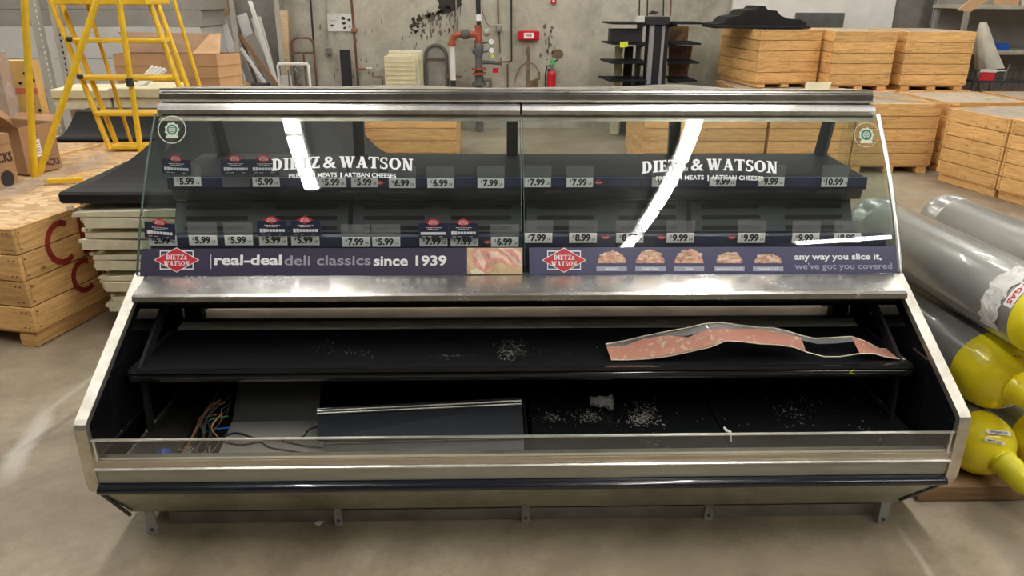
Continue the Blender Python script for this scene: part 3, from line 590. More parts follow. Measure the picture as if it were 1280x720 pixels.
for i, (cx, w_) in enumerate(((764.5, 18), (813, 18.5), (861, 18.5), (911.5, 17), (960, 18))):
    h_ = (7.5, 8, 8.5, 6.5, 5.5)[i]; pts = []
    for j in range(20):
        a = PI*j/19; pts.append((cx+w_*math.cos(a)*random.uniform(.9, 1), 327-h_*(2*math.sin(a)*random.uniform(.8, 1))+(2 if j in (0, 19) else 0)))
    mb.poly([BP(x, y, .0012) for x, y in pts], .0003, NB, 0)
    for j in range(16):
        rx = random.uniform(-.8, .8)*w_; ry = random.uniform(.15, 1.7)*h_*math.sqrt(max(0, 1-(rx/w_)**2)); r_ = random.uniform(1.5, 3.2)
        mb.poly([BP(cx+rx+r_*math.cos(q)*1.3, 327-ry+r_*math.sin(q)*.55, .0015+.00008*j) for q in [2*PI*k/7 for k in range(7)]], .00004, NB, 1 if j % 3 else 3)
    mb.poly([BP(cx-19, 333.2, .0012), BP(cx+19, 333.2, .0012), BP(cx+19, 339, .0012), BP(cx-19, 339, .0012)], .0003, NB, 2)
    put_text(mb, ('SHAVED', 'CHIP THIN', 'THIN', 'SANDWICH CUT', 'DINNER CUT')[i], BP(cx, 337.8, .0018), UX, UB, height=3*kz, bold=.02, align='c', mi=4)
part('slice_pictures', mb, [M['salad'], M['ham_pale'], M['palebar'], M['bread'], M['wht']], b2)
# ---- white vinyl lettering and round badges on the glass
def gl_pt(px, py, lift=.002):
    Y = 2.5
    for _ in range(6): p = at(px, py, Y=Y); Y = gy(p.z)-lift
    return p
panes = [o for o in case.children if o.name.startswith('front_glass_pane')]
for i, (cx, base, top, x0, x1) in enumerate(((428, 209.5, 196, 340, 517), (887, 212.7, 199, 802, 972))):
    for sub in (0, 1):
        mb = MB(); k = (gl_pt(cx+50, base)-gl_pt(cx, base)).length/50; wpx = (x1-x0)/2
        def lift(X, Y, cx=cx): return gl_pt(cx+X, Y)
        if not sub:
            H = top-base
            def warp(X, Y, wpx=wpx, base=base): return X, base-17*Y-3.2*(1-(X/wpx)**2)*(1)+0
            pt = {'D': 1}
            # letters grow towards the ends of the arch
            def warp(X, Y, wpx=wpx, base=base): u = (X/wpx)**2; return X, base+4.3*u-Y*(14.2+.8*u)
            put_serif(mb, 'DIETZ & WATSON', (0, 0, 0), UX, (0, 0, 1), 2*wpx, 1, 0, warp, lift, gap=.06)
            part('glass_lettering', mb, M['wht'], panes[i])
        else:
            for (s_, xa, xb, al) in (('PREMIUM MEATS', -67, -7, 'l'), ('|', -2.5, -1, 'l'), ('ARTISAN CHEESES', 2, 67, 'l')):
                vs, fs, wd = text_pts(s_, 1, .018); hmax = .70; mb.add([gl_pt(cx+xa+(xb-xa)*x/wd, base+11.6-5.4*y/.70+1.5*((xa+(xb-xa)*x/wd)/67)**2) for x, y in vs], fs)
            part('glass_lettering', mb, M['wht'], panes[i])
for i, (cx, cy, s_) in enumerate(((215, 162, -1), (1083, 168.5, 1))):
    mb = MB(); n = 24
    def ring(r0, r1, mi, l):
        for k in range(n):
            a, b = 2*PI*k/n, 2*PI*(k+1)/n; mb.add([gl_pt(cx+r*math.cos(t), cy+r*math.sin(t), l) for r, t in ((r0, a), (r1, a), (r1, b), (r0, b))], [(0, 1, 2, 3)], mi)
    if i == 0: ring(16.6, 17.6, 1, .0022)
    else: ring(15, 15.6, 1, .0022)
    ring(0.01, 8.4, 1, .0024); ring(0.01, 6.6, 0, .003); ring(3.4, 4.2, 1, .0034)
    for k in range(9): a = 2*PI*k/9; ring_c = (cx+8*math.cos(a), cy+8*math.sin(a)); mb.add([gl_pt(ring_c[0]+1.6*math.cos(t), ring_c[1]+1.6*math.sin(t), .0022) for t in [2*PI*j/6 for j in range(6)]], [tuple(range(6))], 1)
    for dy in (-1.6, 0, 1.6): mb.add([gl_pt(cx-2.6, cy+dy-.4, .0036), gl_pt(cx+2.6, cy+dy-.4, .0036), gl_pt(cx+2.6, cy+dy+.4, .0036), gl_pt(cx-2.6, cy+dy+.4, .0036)], [(0, 1, 2, 3)], 1)
    mb.add([gl_pt(cx+x, cy+y, .0023) for x, y in ((-7, 7), (7, 7), (8, 10.5), (-8, 10.5))], [(0, 1, 2, 3)], 1)
    part('round_badge', mb, [M['green'], M['badge']], panes[i])

# ------------------------------------------------------------ price tags
def tag_mesh_parts(price):
    w_, h_ = .092, .033
    a = MB().box((0, 0, h_/2), (w_, .002, h_), .0004)
    t = MB(); put_text(t, price, (-.001, -.0016, .0075), (1, 0, 0), (0, 0, 1), width=.0125*len(price)+.001, height=.021, bold=.045, align='c')
    wd = .0125*len(price)/2+.004; put_text(t, '$', (-wd, -.0016, .018), (1, 0, 0), (0, 0, 1), height=.009, align='r', bold=.01)
    put_text(t, 'LB', (wd+.001, -.0016, .009), (1, 0, 0), (0, 0, 1), height=.008, align='l', bold=.01)
    return a, t
TM = {}
hold_me = MB().box((0, .002, .037), (.096, .0015, .076), .0003).mesh('holder', M['holder'])
def price_tag(px, py, rail, price, label, holder=True, tilt=0, card=True):
    Y = 2.566 if rail == 'u' else 2.394
    p = at(px, py, Y=Y); nm = 'price_tag' if card else 'ticket_holder'
    t = thing(nm, label, 'price tag' if card else 'ticket holder', p, 'price tags on the %s rail' % ('upper' if rail == 'u' else 'lower')); t.rotation_euler = (-.12, tilt, 0)
    if card:
        if price not in TM:
            a, b = tag_mesh_parts(price); TM[price] = (a.mesh('price_card', M['card']), b.mesh('lettering', M['ink']))
        c = link('price_card', TM[price][0], t); link('lettering', TM[price][1], c)
    if holder: link('clear_holder', hold_me, t)
    return t
UPR = [(235, 233, '5.99', 'first at the left end, partly below a navy card'), (333, 233.5, '5.99', 'second from the left, under the pair of navy cards'), (416, 234, '5.99', 'under the word MEATS of the left lettering'), (456, 234, '5.99', 'under the word ARTISAN of the left lettering'),
       (503, 235, '6.99', 'right of the left lettering, first at 6.99'), (551, 235, '6.99', 'second of two at 6.99'), (613.5, 235, '7.99', 'left of the glass seam'), (672, 234, '7.99', 'just right of the glass seam'), (724.5, 234, '7.99', 'beside the small red diamond'),
       (831, 233.5, '9.99', 'behind the right light reflection'), (903, 233, '9.99', 'under the word MEATS of the right lettering'), (963.5, 233, '9.99', 'under the end of the right lettering'), (1042.5, 233.5, '10.99', 'at the far right end')]
for px, py, pr_, lb in UPR: price_tag(px, py, 'u', pr_, '%s price tag on upper rail, %s' % (pr_, lb))
price_tag(296, 233.5, 'u', '', 'empty clear ticket holder on the upper rail under the second navy card', card=False)
LWR = [(204, 308, '5.99', 'first at the left end under a tilted navy card'), (254.5, 307.5, '5.99', 'second from the left, with empty clear holder'), (299, 307.5, '5.99', 'third from the left, with empty clear holder'), (342, 307.5, '5.99', 'under the left card of the middle pair'), (382, 307.5, '5.99', 'under the right card of the middle pair'),
       (445.5, 309.5, '7.99', 'left one of the touching pair in mid pane'), (483, 309.5, '5.99', 'right one of the touching pair in mid pane'), (542, 309, '7.99', 'under the navy card with one long white bar'), (580.5, 309, '7.99', 'under the navy card next to the meat picture'), (631, 309.5, '6.99', 'just left of the glass seam'),
       (673, 304.5, '7.99', 'just right of the glass seam'), (728.5, 304.5, '8.99', 'second right of the seam, before the red diamond'), (787, 304.5, '8.99', 'at the foot of the right light reflection'), (850, 304.5, '9.99', 'first of four at 9.99, left of the panel seam'), (938.5, 304.5, '9.99', 'second at 9.99, middle of right pane'), (1006.5, 304.5, '9.99', 'third of four at 9.99'), (1058.5, 304.5, '9.99', 'rightmost on the rail')]
for px, py, pr_, lb in LWR: price_tag(px, py-1, 'l', pr_, '%s price tag on lower rail, %s' % (pr_, lb))
# navy product cards with a red diamond on top
cm = MB().box((0, 0, .026), (.098, .0018, .052), .0004).mesh('card', M['navy'])
mb = MB(); mb.poly([(-.027, -.0012, .054), (0, -.0012, .068), (.027, -.0012, .054), (0, -.0012, .040)], .0012, (0, -1, 0), 0); dm_ = mb
put_serif(mb, 'DIETZ&', (0, -.0030, .0545), (1, 0, 0), (0, 0, 1), .024, .006, 1); put_serif(mb, 'WATSON', (0, -.0030, .0475), (1, 0, 0), (0, 0, 1), .030, .006, 1); dmesh = mb.mesh('diamond', [M['red'], M['wht']])
def card_detail(bar):
    mb = MB(); random.seed(11)
    for (zz, w_) in ((.036, .05), (.031, .036)):
        x = -w_/2
        while x < w_/2: l = random.uniform(.003, .008); mb.box((x+l/2, -.0013, zz), (l, .0006, .0022)); x += l+.002
    if bar: mb.box((0, -.0013, .017), (.084, .0006, .009))
    else:
        for k in range(8): x = -.036+k*.0103; mb.box((x, -.0013, .0185), (.0088, .0006, .012 if k < 2 else .009), .001)
    for x in (-.03, -.012, .025): mb.box((x, -.0013, .006), (.012, .0006, .0014))
    return mb.mesh('printed_text', M['wht'])
cdet = [card_detail(0), card_detail(1)]
for px, py, rl_, tilt, lb, bar in ((221, 218, 'u', .05, 'at the left end of the upper rail', 0), (295.5, 218, 'u', 0, 'left card of the pair on the upper rail', 0), (331.5, 218, 'u', 0, 'right card of the pair on the upper rail', 0), (200, 298, 'l', .1, 'tilted, at the left end of the lower rail', 0),
        (341, 295, 'l', 0, 'left card of the pair in the left pane of the lower rail', 0), (382.5, 295, 'l', 0, 'right card of the pair in the left pane of the lower rail', 0), (542, 298, 'l', 0, 'with one long white bar, left of the glass seam', 1), (579.5, 298, 'l', 0, 'next to the seam end of the lower rail', 0)):
    Y = 2.562 if rl_ == 'u' else 2.388; p = at(px, py, Y=Y); t = thing('product_card', 'navy product card, '+lb, 'card', p, 'navy product cards above the price tags'); t.rotation_euler = (-.12, tilt, 0)
    c = link('card', cm, t); link('printed_text', cdet[bar], c); link('diamond', dmesh, t)
sd = MB(); sd.poly([(-.018, 0, 0), (0, 0, .009), (.018, 0, 0), (0, 0, -.009)], .0015, (0, -1, 0), 0); put_text(sd, 'D&W', (0, -.0025, -.003), (1, 0, 0), (0, 0, 1), height=.006, align='c', bold=.02, mi=1); sdm = sd.mesh('small_diamond', [M['red'], M['wht']])
for px, py, rl_ in ((474.5, 228.5, 'u'), (748.5, 228, 'u'), (610, 302.5, 'l'), (757, 296.5, 'l'), (827, 296.5, 'l'), (915, 296.5, 'l')):
    o = link('rail_diamond', sdm, case); p = at(px, py, Y=2.5725 if rl_ == 'u' else 2.399)-Vector((0, 2.3, 0)); o.location = p

# ------------------------------------------------------------ loose things on and in the case
def quad_panel(mb, pts, th, n=(0, 0, 1), mi=0): mb.poly(pts, th, n, mi)
p = at(1007, 113, Y=2.75); 
solo('note_card', MB().poly([at(1006, 113, Y=2.745), at(1036, 113, Y=2.745), at(1039.5, 103, Y=2.765), at(1009, 103, Y=2.765)], .004, (0, 1, .3)), M['paleyel'], 'pale yellow card standing on the stainless canopy top near its right end', 'card')
# torn clear price strip with pink backing: ribbon of sections (top px, bottom px, Y of bottom, lift of top)
SEC = [((757, 430), (764, 450), 1), ((780, 426), (785, 450), 1), ((805, 420), (812, 448.5), 1), ((835, 414), (838, 445), 1), ((858, 410), (862, 440), 1), ((882, 404.5), (888, 434), 1), ((900, 403), (908, 426), 1), ((920, 406), (925, 427), 1), ((945, 409), (950, 430), 1), ((968, 410), (972, 431), 1), ((985, 414), (992, 434), 1), ((1000, 419), (1008, 440), 0)]
def ribbon_pt(px, py, k): return at(px, py, Y=2.12+.10*k)
strip = thing('price_strip', 'long crumpled strip of clear plastic with torn pink paper lying on the open shelf', 'strip', at(760, 448, Z=.486))
random.seed(2)
rows = [[at(a[0], a[1], Y=2.185+.02*math.sin(i)), at((a[0]+b[0])/2, (a[1]+b[1])/2, Y=2.15+.012*math.sin(i*1.7)), at(b[0], b[1], Y=2.115)] for i, (a, b, _) in enumerate(SEC)]
rows = [[Vector((q.x, q.y, max(q.z, .484))) for q in r] for r in rows]
def crinkle(rows):
    out = []
    for r in rows:
        rr = []
        for i in range(len(r)-1):
            for k in range(3): q = r[i].lerp(r[i+1], k/3); rr.append(q+Vector((0, random.uniform(-.003, .003), random.uniform(-.002, .003)))*(1 if k else .4))
        out.append(rr+[r[-1]])
    return out
def film_part(rows, mat, nm, off, lbl=None): o = part(nm, MB().sheet([[q+Vector((0, off, 0)) for q in r] for r in rows], .0012), mat, strip); return o
film_part(crinkle([[r[0].lerp(r[2], .18+.08*math.sin(i*2.1)+(.15 if 4 <= i <= 6 else 0)), r[0].lerp(r[2], .6), r[2].lerp(r[0], .04)] for i, r in enumerate(rows)]), M['pink'], 'pink_paper', 0)
film_part([[r[0], r[0].lerp(r[2], .17), r[0].lerp(r[2], .34)] for r in rows], M['stripfilm'], 'clear_film', .004)
S2 = [((1000, 419), (1008, 440)), ((1018, 423), (1030, 446)), ((1040, 422), (1050, 446)), ((1064, 420.5), (1075, 442)), ((1080, 426), (1092, 442)), ((1100, 437), (1110, 447)), ((1118, 448), (1134, 453))]
r2 = [[at(*a, Y=2.19), at((a[0]+b[0])/2, (a[1]+b[1])/2, Y=2.15), at(*b, Y=2.112)] for a, b in S2]; r2 = [[Vector((min(q.x, 1.21), q.y, max(q.z, .484))) for q in r] for r in r2]
film_part(r2[3:], M['pink'], 'pink_paper', 0)
mb = MB(); mb.tube([r[0] for r in r2], .0018, 6); mb.tube([r[2] for r in r2], .0022, 6); part('folded_edge', mb, M['cream'], strip)
mb = MB().sheet([[r[0], r[0].lerp(r[2], .3)] for r in r2[:5]], .001); part('clear_film', mb, M['stripfilm'], strip)
mb = MB(); mb.tube([r[0] for r in rows], .0018, 5); mb.tube([r[2] for r in rows], .0015, 5); part('folded_edge', mb, M['cream'], strip)
# crumpled clear cup on the pan
random.seed(9); mb = MB(); c = at(752, 492, Y=2.17); c.z = .306
rowsC = []
ax = Vector((.035, -.01, .004))
for i in range(8):
    t = i/7; r_ = (.017+.012*t)*random.uniform(.8, 1.15); rowsC.append([c+ax*(t*2-1)+Vector((0, math.cos(a)*r_*random.uniform(.7, 1.2), math.sin(a)*r_*random.uniform(.7, 1.15))) for a in [2*PI*k/12 for k in range(12)]]+[])
for r in rowsC: r.append(r[0])
mb.sheet(rowsC, .0008, smooth=False)
solo('plastic_cup', mb, M['film'], 'small crumpled clear plastic cup lying on the black pan below the shelf', 'cup')
random.seed(4); mb = MB()
def crumbs(mb, cx, cy, sx, sy, n, z, s0=.0007, s1=.0018):
    for k in range(n):
        p = at(cx+random.gauss(0, sx), cy+random.gauss(0, sy), Z=z); s_ = random.uniform(s0, s1); mb.box((p.x, p.y, z+s_*.3), (s_*random.uniform(1, 2.2), s_*2, s_*.6), rot=Matrix.Rotation(random.random()*3, 3, 'Z'))
for a in ((803, 518, 9, 7, 320), (737, 521, 9, 4, 150), (690, 522, 7, 4, 70), (800, 525, 14, 4, 120), (990, 515, 14, 8, 60), (700, 515, 60, 12, 80), (1000, 505, 60, 15, 60)): crumbs(mb, *a, .2765)
solo('crumbs', mb, M['crumb'], 'pale dried crumbs scattered on the black pans of the well', 'debris', kind='stuff')
mb = MB()
for a in ((641, 438, 9, 6, 200), (410, 432, 9, 5, 26), (440, 442, 14, 3, 40), (560, 445, 14, 2, 30), (720, 440, 40, 6, 20)): crumbs(mb, *a, .480, .0006, .0015)
solo('shelf_crumbs', mb, M['crumb'], 'fine pale crumbs scattered on the black open shelf', 'debris', kind='stuff')
mb = MB(); a = at(908, 536, Y=1.85); mb.tube([at(905, 534, Y=1.842), at(908, 538, Y=1.838), at(913, 540, Y=1.836), at(914, 552, Y=1.838)], [.0025, .004, .0035, .0015], 6)
solo('white_smear', mb, M['wht'], 'small white blob stuck over the top rail of the low glass', 'debris')
mb = MB(); mb.bar((at(1063, 465, Y=2.064)), at(1068, 461.5, Y=2.066), .002, .002); mb.bar(at(1062, 466, Y=2.064), at(1068, 467, Y=2.066), .003, .002)
solo('paper_scrap', mb, M['tagyel'], 'tiny yellow paper scrap on the front lip of the open shelf', 'scrap')
# loose shelf panels and sheet metal in the left of the well
t = thing('loose_shelf_panel', 'loose black shelf panel with bright front mouldings leaning in the well left of the divider', 'panel', at(530, 530, Z=.28))
A = at(397, 515, Y=2.08); B = at(652, 502, Y=2.10); C1 = at(655, 545, Y=1.96); D = at(397, 549, Y=1.94)
part('panel_sheet', MB().poly([A, B, C1, D], .006, (0, -.6, -.8)), M['shelf'], t)
for k, m_ in ((0, 'steel'), (.16, 'steel'), (-.12, 'steel')):
    a = A.lerp(D, k*.6); b = B.lerp(C1, k*.6); part('moulding', MB().tube([a+Vector((0, -.003, .005)), b+Vector((0, -.003, .005))], .0035, 8), M['lip'] if k < 0 else M['alu'], t)
A2 = at(404, 556, Y=1.93); B2 = at(655, 549, Y=1.94); C2 = at(655, 567, Y=1.90); D2 = at(408, 579, Y=1.89)
t = thing('loose_shelf_panel', 'dusty grey metal panel lying flat under the leaning black panel behind the low glass', 'panel', at(530, 570, Z=.24)); 
part('panel_sheet', MB().poly([A2, B2, C2, D2], .004, (0, 0, -1)), M['greydark'], t); part('moulding', MB().tube([A2+Vector((0, 0, .003)), B2+Vector((0, 0, .003))], .003, 6), M['duct'], t)
t = thing('grey_metal_cover', 'plain pale grey metal cover sheet lying in the well left of the black panel', 'cover', at(340, 560, Z=.23))
part('flat_sheet', MB().poly([at(290, 528, Z=.236), at(398, 526, Z=.236), at(402, 545, Z=.236), at(410, 579, Z=.236), at(268, 581, Z=.236)], .003, (0, 0, 1)), M['greysheet'], t)
a, b = at(290, 528, Z=.238), at(398, 526, Z=.238); mb = MB().poly([a, b, b+Vector((0, .10, .12)), a+Vector((.01, .10, .12))], .003, (0, 1, 0)); part('raised_flange', mb, M['greydark'], t)
for x, y in ((278, 577), (313, 549), (283, 552), (395, 530)): part('screw', MB().lathe([(.004, 0), (.003, .003), (0.0001, .004)], 8, 0, at(x, y, Z=.239)), M['bright'], t)
t = thing('duct_panel', 'dull grey insulated duct panel standing on edge at the left end of the well', 'panel', at(200, 560, Z=.23))
a, b = at(230, 484, Y=2.40), at(149, 581, Y=1.90); a.z = max(a.z, .24); d0 = Vector((a.x+.10, a.y, .236)); d1 = Vector((b.x+.13, b.y+.01, .236))
part('side_sheet', MB().poly([a, b, Vector((b.x+.02, b.y, .236)), d1, d0], .006, (1, 0, .3)), M['duct'], t); part('top_hem', MB().bar(a, b, .008, .006), M['galv'], t)
for k in (.25, .5, .62, .8): part('rivet', MB().lathe([(.004, 0), (.0035, .003), (.0001, .004)], 8, 0, a.lerp(b, k)+Vector((0, 0, .004))), M['bright'], t)
def wire(pts, r, mat, label, zs=None, Y=None):
    P = []
    for i, q in enumerate(pts):
        if len(q) == 3: P.append(at(q[0], q[1], Z=q[2]))
        else: P.append(at(*q, Z=.25))
    F = []
    for i in range(len(P)-1):
        p0, p1, p2, p3 = P[max(i-1, 0)], P[i], P[i+1], P[min(i+2, len(P)-1)]
        for k in range(5):
            s_ = k/5; F.append(.5*((2*p1)+(p2-p0)*s_+(2*p0-5*p1+4*p2-p3)*s_**2+(3*p1-p0-3*p2+p3)*s_**3))
    F.append(P[-1]); return solo('wire', MB().tube(F, r, 6), M[mat], label, 'wire', 'loose wires in the well')
wire([(285, 520, .30), (265, 524, .31), (256, 532, .27), (254, 540, .25)], .0022, 'wgreen', 'thin green wire curving upward, upper one of the green pair in the well')
wire([(253, 541, .25), (265, 537, .27), (280, 535, .28)], .0022, 'wgreen', 'thin green wire running flat toward the blue tip, lower one of the green pair')
wire([(272, 536, .28), (282, 535, .28), (287, 534.5, .28)], .0025, 'wblue', 'short bright blue wire end beside the green wires')
wire([(282, 503, .33), (268, 508, .31), (252, 520, .28), (245, 535, .26), (232, 560, .25), (215, 578, .24)], .0025, 'copper', 'long copper-brown wire looping down toward the blue wad')
wire([(276, 500, .33), (258, 512, .31), (250, 530, .27), (236, 555, .25), (228, 578, .24)], .003, 'copper', 'thicker brown cable beside the copper wire')
wire([(270, 518, .30), (262, 520, .28), (254, 522, .27)], .003, 'copper', 'short orange-brown wire stub at the wire tangle')
wire([(262, 545, .25), (258, 560, .24), (250, 578, .24)], .0025, 'rust', 'dark rusty wire lying beside the grey cover')
wire([(398, 533, .29), (386, 537, .27), (378, 546, .25), (352, 549, .245), (318, 547, .245), (296, 541, .245), (280, 545, .245)], .003, 'wire', 'black cable crossing the pale grey cover in a long curve')
wire([(412, 566, .245), (390, 567, .243), (340, 560, .243), (325, 553, .243), (300, 556, .243), (276, 551, .243)], .0028, 'wire', 'lower black cable across the pale grey cover')
wire([(408, 560, .25), (380, 557, .245), (352, 551, .245)], .0022, 'wire', 'short dark cable joining the connector block')
wire([(270, 485, .34), (283, 492, .33), (288, 503, .32), (276, 512, .31)], .003, 'wire', 'black cable loop at the back of the wire tangle')
wire([(130, 505, .36), (136, 520, .33), (134, 540, .30), (128, 552, .27)], .002, 'wire', 'dark cable hanging at the left end wall of the well')
random.seed(17)
for k in range(12):
    x0, y0 = random.uniform(262, 290), random.uniform(488, 520); x1, y1 = random.uniform(236, 262), random.uniform(535, 575)
    wire([(x0, y0, .33), ((x0*2+x1)/3+random.uniform(-10, 10), (y0*2+y1)/3, .31), ((x0+2*x1)/3+random.uniform(-10, 8), (y0+2*y1)/3, .27), (x1, y1, .245)], random.uniform(.0014, .0024), random.choice(['copper', 'rust', 'wire', 'wire', 'duct']), 'one of the thin dull wires in the tangle at the left of the well')
random.seed(12); mb = MB(); c = at(205, 566, Z=.255); rr = []
for i in range(7):
    t_ = i/6; r_ = .022*math.sin(PI*min(.95, max(.08, t_)))*1.0; rr.append([c+Vector((math.cos(a)*r_*random.uniform(.75, 1.25), math.sin(a)*r_*random.uniform(.75, 1.2), -.016+.032*t_)) for a in [2*PI*k/11 for k in range(11)]])
for r in rr: r.append(r[0])
mb.sheet(rr, .001, smooth=False); solo('plastic_wad', mb, M['blue'], 'crumpled bright blue plastic wad lying among the wires', 'debris')
mb = MB(); random.seed(8)
for k in range(60):
    p = at(random.uniform(222, 262), random.uniform(562, 582), Z=.24); a = random.random()*3; mb.box((p.x, p.y, .238+random.random()*.012), (random.uniform(.006, .03), .003, .003), rot=Matrix.Rotation(a, 3, 'Z') @ Matrix.Rotation(random.uniform(-.5, .5), 3, 'Y'))
solo('insulation_scraps', mb, M['crumb'], 'pale torn insulation scraps below the wire tangle', 'debris', kind='stuff')
mb = MB().box(at(405, 573, Z=.25), (.05, .03, .018), .002); solo('connector_block', mb, M['castgrey'], 'small dark connector block with cables at the corner of the grey cover', 'connector')
mb = MB().poly([at(393, 655, Z=.001), at(402, 650, Z=.001), at(407, 651, Z=.001), at(398, 658, Z=.001)], .003, (0, 0, 1)); solo('paper_scrap', mb, M['label'], 'small white scrap on the floor beside the second leg of the case', 'scrap')

# ------------------------------------------------------------ gas cylinders on a pallet, right of the case
CD = Vector((-.12, 1, .02)).normalized()
def cylinder(label, nearc, r, length, neck='cap', stickers=(), grp='yellow-shouldered grey gas cylinders'):
    """nearc: centre of the near dome; axis CD runs away from the camera"""
    nearc = Vector(nearc); t = thing('gas_cylinder', label, 'gas cylinder', nearc, grp); ax = CD
    s0 = nearc+ax*(r*.15)
    part('body', MB().lathe([(r, 0), (r, length-.12), (r*.985, length-.118), (r*.985, length-.10), (r, length-.098), (r, length-.03), (r*.97, length-.008), (r*.93, length), (r*.90, length-.012), (0.0001, length-.015)], 48, 0, s0+ax*.02, ax), M['gas_grey'], t)
    prof = [(r*.24, -r*.93)]+[(r*math.cos(a)**.85 if a < PI/2 else 0, -r*.95*math.sin(a)) for a in [PI/2*(k/12) for k in range(11, -1, -1)] if r*math.cos(a)**.85 > r*.24]+[(r*1.003, .03), (r, .034)]
    sh = part('shoulder', MB().lathe(prof, 48, 0, s0, ax), M['gas_yellow'], t)
    part('neck_ring', MB().lathe([(r*.33, -r*.90), (r*.36, -r*.99), (r*.33, -r*1.05), (r*.27, -r*1.05)], 32, 0, s0, ax), M['gas_yellow'], t)
    return t, s0, sh
def capped(t, s0, r, R, Ln, mat='cap_yellow'):
    a = -CD; o = s0+a*r*.95; prof = [(R*.8, 0), (R*1.0, .004), (R*1.02, .02), (R*.95, .03), (R*.97, .05), (R*.99, Ln*.55), (R*.93, Ln*.78), (R*.7, Ln*.94), (R*.35, Ln), (.0001, Ln)]
    c = part('valve_cap', MB().lathe(prof, 28, 0, o, a), M[mat], t)
    return c
Z1, Z3, Z4 = .62, .425, .20
c1, s1, _ = cylinder('upper grey gas cylinder with a torn silver sticker and red lettered label', (1.605, 2.03, .645), .125, .95); capped(c1, s1, .125, .05, .1)
c2, s2, _ = cylinder('rear grey gas cylinder lying behind the one with the torn sticker', (2.17, 2.25, .555), .125, 1.12)
c3, s3, _ = cylinder('middle grey gas cylinder with big yellow dome beside the case end', (1.575, 2.19, .392), .128, .76); 
c3n = part('valve_neck', MB().lathe([(.052, 0), (.058, .012), (.050, .024), (.046, .10), (.04, .12), (.0001, .12)], 24, 0, s3-CD*.11, (-CD+Vector((.18, 0, -.05)))), M['gas_yellow'], c3)
c4, s4, _ = cylinder('lowest grimy yellow-domed gas cylinder resting on the pallet by the case', (1.53, 2.10, .168), .105, .80)
o4 = s4-CD*.09; a4 = Vector((.33, -.75, -.30)).normalized(); R = .043; Ln = .135
part('valve_cap', MB().lathe([(R*.85, 0), (R*1.05, .004), (R*1.08, .018), (R*.96, .026), (R*1.0, .04), (R*1.0, Ln*.6), (R*.92, Ln*.8), (R*.66, Ln*.94), (R*.3, Ln), (.0001, Ln)], 28, 0, o4, a4), M['cap_yellow'], c4)
c5, s5, _ = cylinder('yellow-domed gas cylinder at the right frame edge beside the lowest one', (1.765, 2.12, .170), .105, .80)
cylinder('gas cylinder hidden low under the rear one on the pallet', (2.02, 2.35, .170), .105, .80)
cylinder('gas cylinder in the middle layer at the far right of the pile', (1.86, 2.40, .385), .11, .80)
# stickers wrapped on the cylinders
def wrap(parent, org, r, h0, h1, a0, a1, mat, name='sticker', lift=.0012, rag=0, textbody=None, tmat=None, ux_ax=True, th=.02):
    z = CD; a = Vector((0, 0, 1)); x = a.cross(z).normalized(); y = z.cross(x); rows = []
    P = lambda h, an, l=lift: org+z*h+(x*math.cos(an)+y*math.sin(an))*(r+l)
    nA, nH = 16, 6
    for i in range(nA+1):
        an = a0+(a1-a0)*i/nA; e0 = random.uniform(-rag, rag); e1 = random.uniform(-rag, rag)
        rows.append([P(h0+e0+(h1+e1-h0-e0)*k/nH, an, lift+(random.uniform(0, .004) if rag else 0)) for k in range(nH+1)])
    s_ = part(name, MB().sheet(rows, -.0006, smooth=not rag), mat, parent)
    if textbody:
        vs, fs, wd = text_pts(textbody, 1, .03); mb = MB(); out = [P(h1-(h1-h0)*(.25+.5*v/.7), a0+(a1-a0)*(.08+.84*u/wd), lift+.002) for u, v in vs]; mb.add(out, fs); part('print', mb, tmat, s_)
    return s_
random.seed(21)
A_ = lambda d: math.radians(d)
wrap(c1, s1, .125, .075, .15, A_(-30), A_(78), M['label'], rag=.008, name='torn_sticker')
wrap(c1, s1, .125, .035, .068, A_(64), A_(14), M['wht'], textbody='A-GAS', tmat=M['redtxt'], lift=.0022)
def dome_tag(parent, org, r, px, py, w_, h_, body, mat, tm, rot=0.0):
    # small flat label laid on the dome where the line of sight meets it
    d = (at(px, py, Y=3)-CAM).normalized(); oc = CAM-org; b = oc.dot(d); disc = b*b-(oc.dot(oc)-(r*1.0)**2); p = CAM+d*(-b-math.sqrt(max(0, disc))); n = (p-org).normalized()
    ux = Vector((0, 0, 1)).cross(n); ux = (-ux if ux.x < 0 else ux).normalized(); uy = n.cross(ux); uy = -uy if uy.z < 0 else uy; c_, s_ = math.cos(rot), math.sin(rot); ux, uy = ux*c_+uy*s_, uy*c_-ux*s_
    q = p+n*.002; mb = MB()
    if mat: mb.poly([q-ux*w_/2-uy*h_/2, q+ux*w_/2-uy*h_/2, q+ux*w_/2+uy*h_/2, q-ux*w_/2+uy*h_/2], .0008, n)
    o = part('dome_label', mb, mat, parent) if mat else None
    tb = MB(); put_text(tb, body, q-uy*h_*.25+n*.0012, ux, uy, width=w_*.75, height=h_*.55, bold=.03, align='c'); part('print', tb, tm, o or parent)
dome_tag(c3, s3, .1305, 1258, 507, .034, .017, 'HP', M['wht'], M['ink'], .35)
dome_tag(c3, s3, .1305, 1272, 446, .035, .012, 'R-22', None, M['redtxt'], -.15)
dome_tag(c4, s4, .107, 1248, 541, .075, .014, 'REFRIGERANT GAS', M['wht'], M['ink'], -.12)
dome_tag(c4, s4, .107, 1243, 552, .06, .009, 'EMPTY  2022', M['wht'], M['ink'], -.12)
t = thing('cylinder_pallet', 'low wooden pallet under the pile of gas cylinders', 'pallet', (1.8, 2.5, 0))
for i in range(7): y = 2.10+i*.16; part('deck_board', MB().box((1.92, y, .054), (1.24, .135, .014), .002), M['pallet'], t)
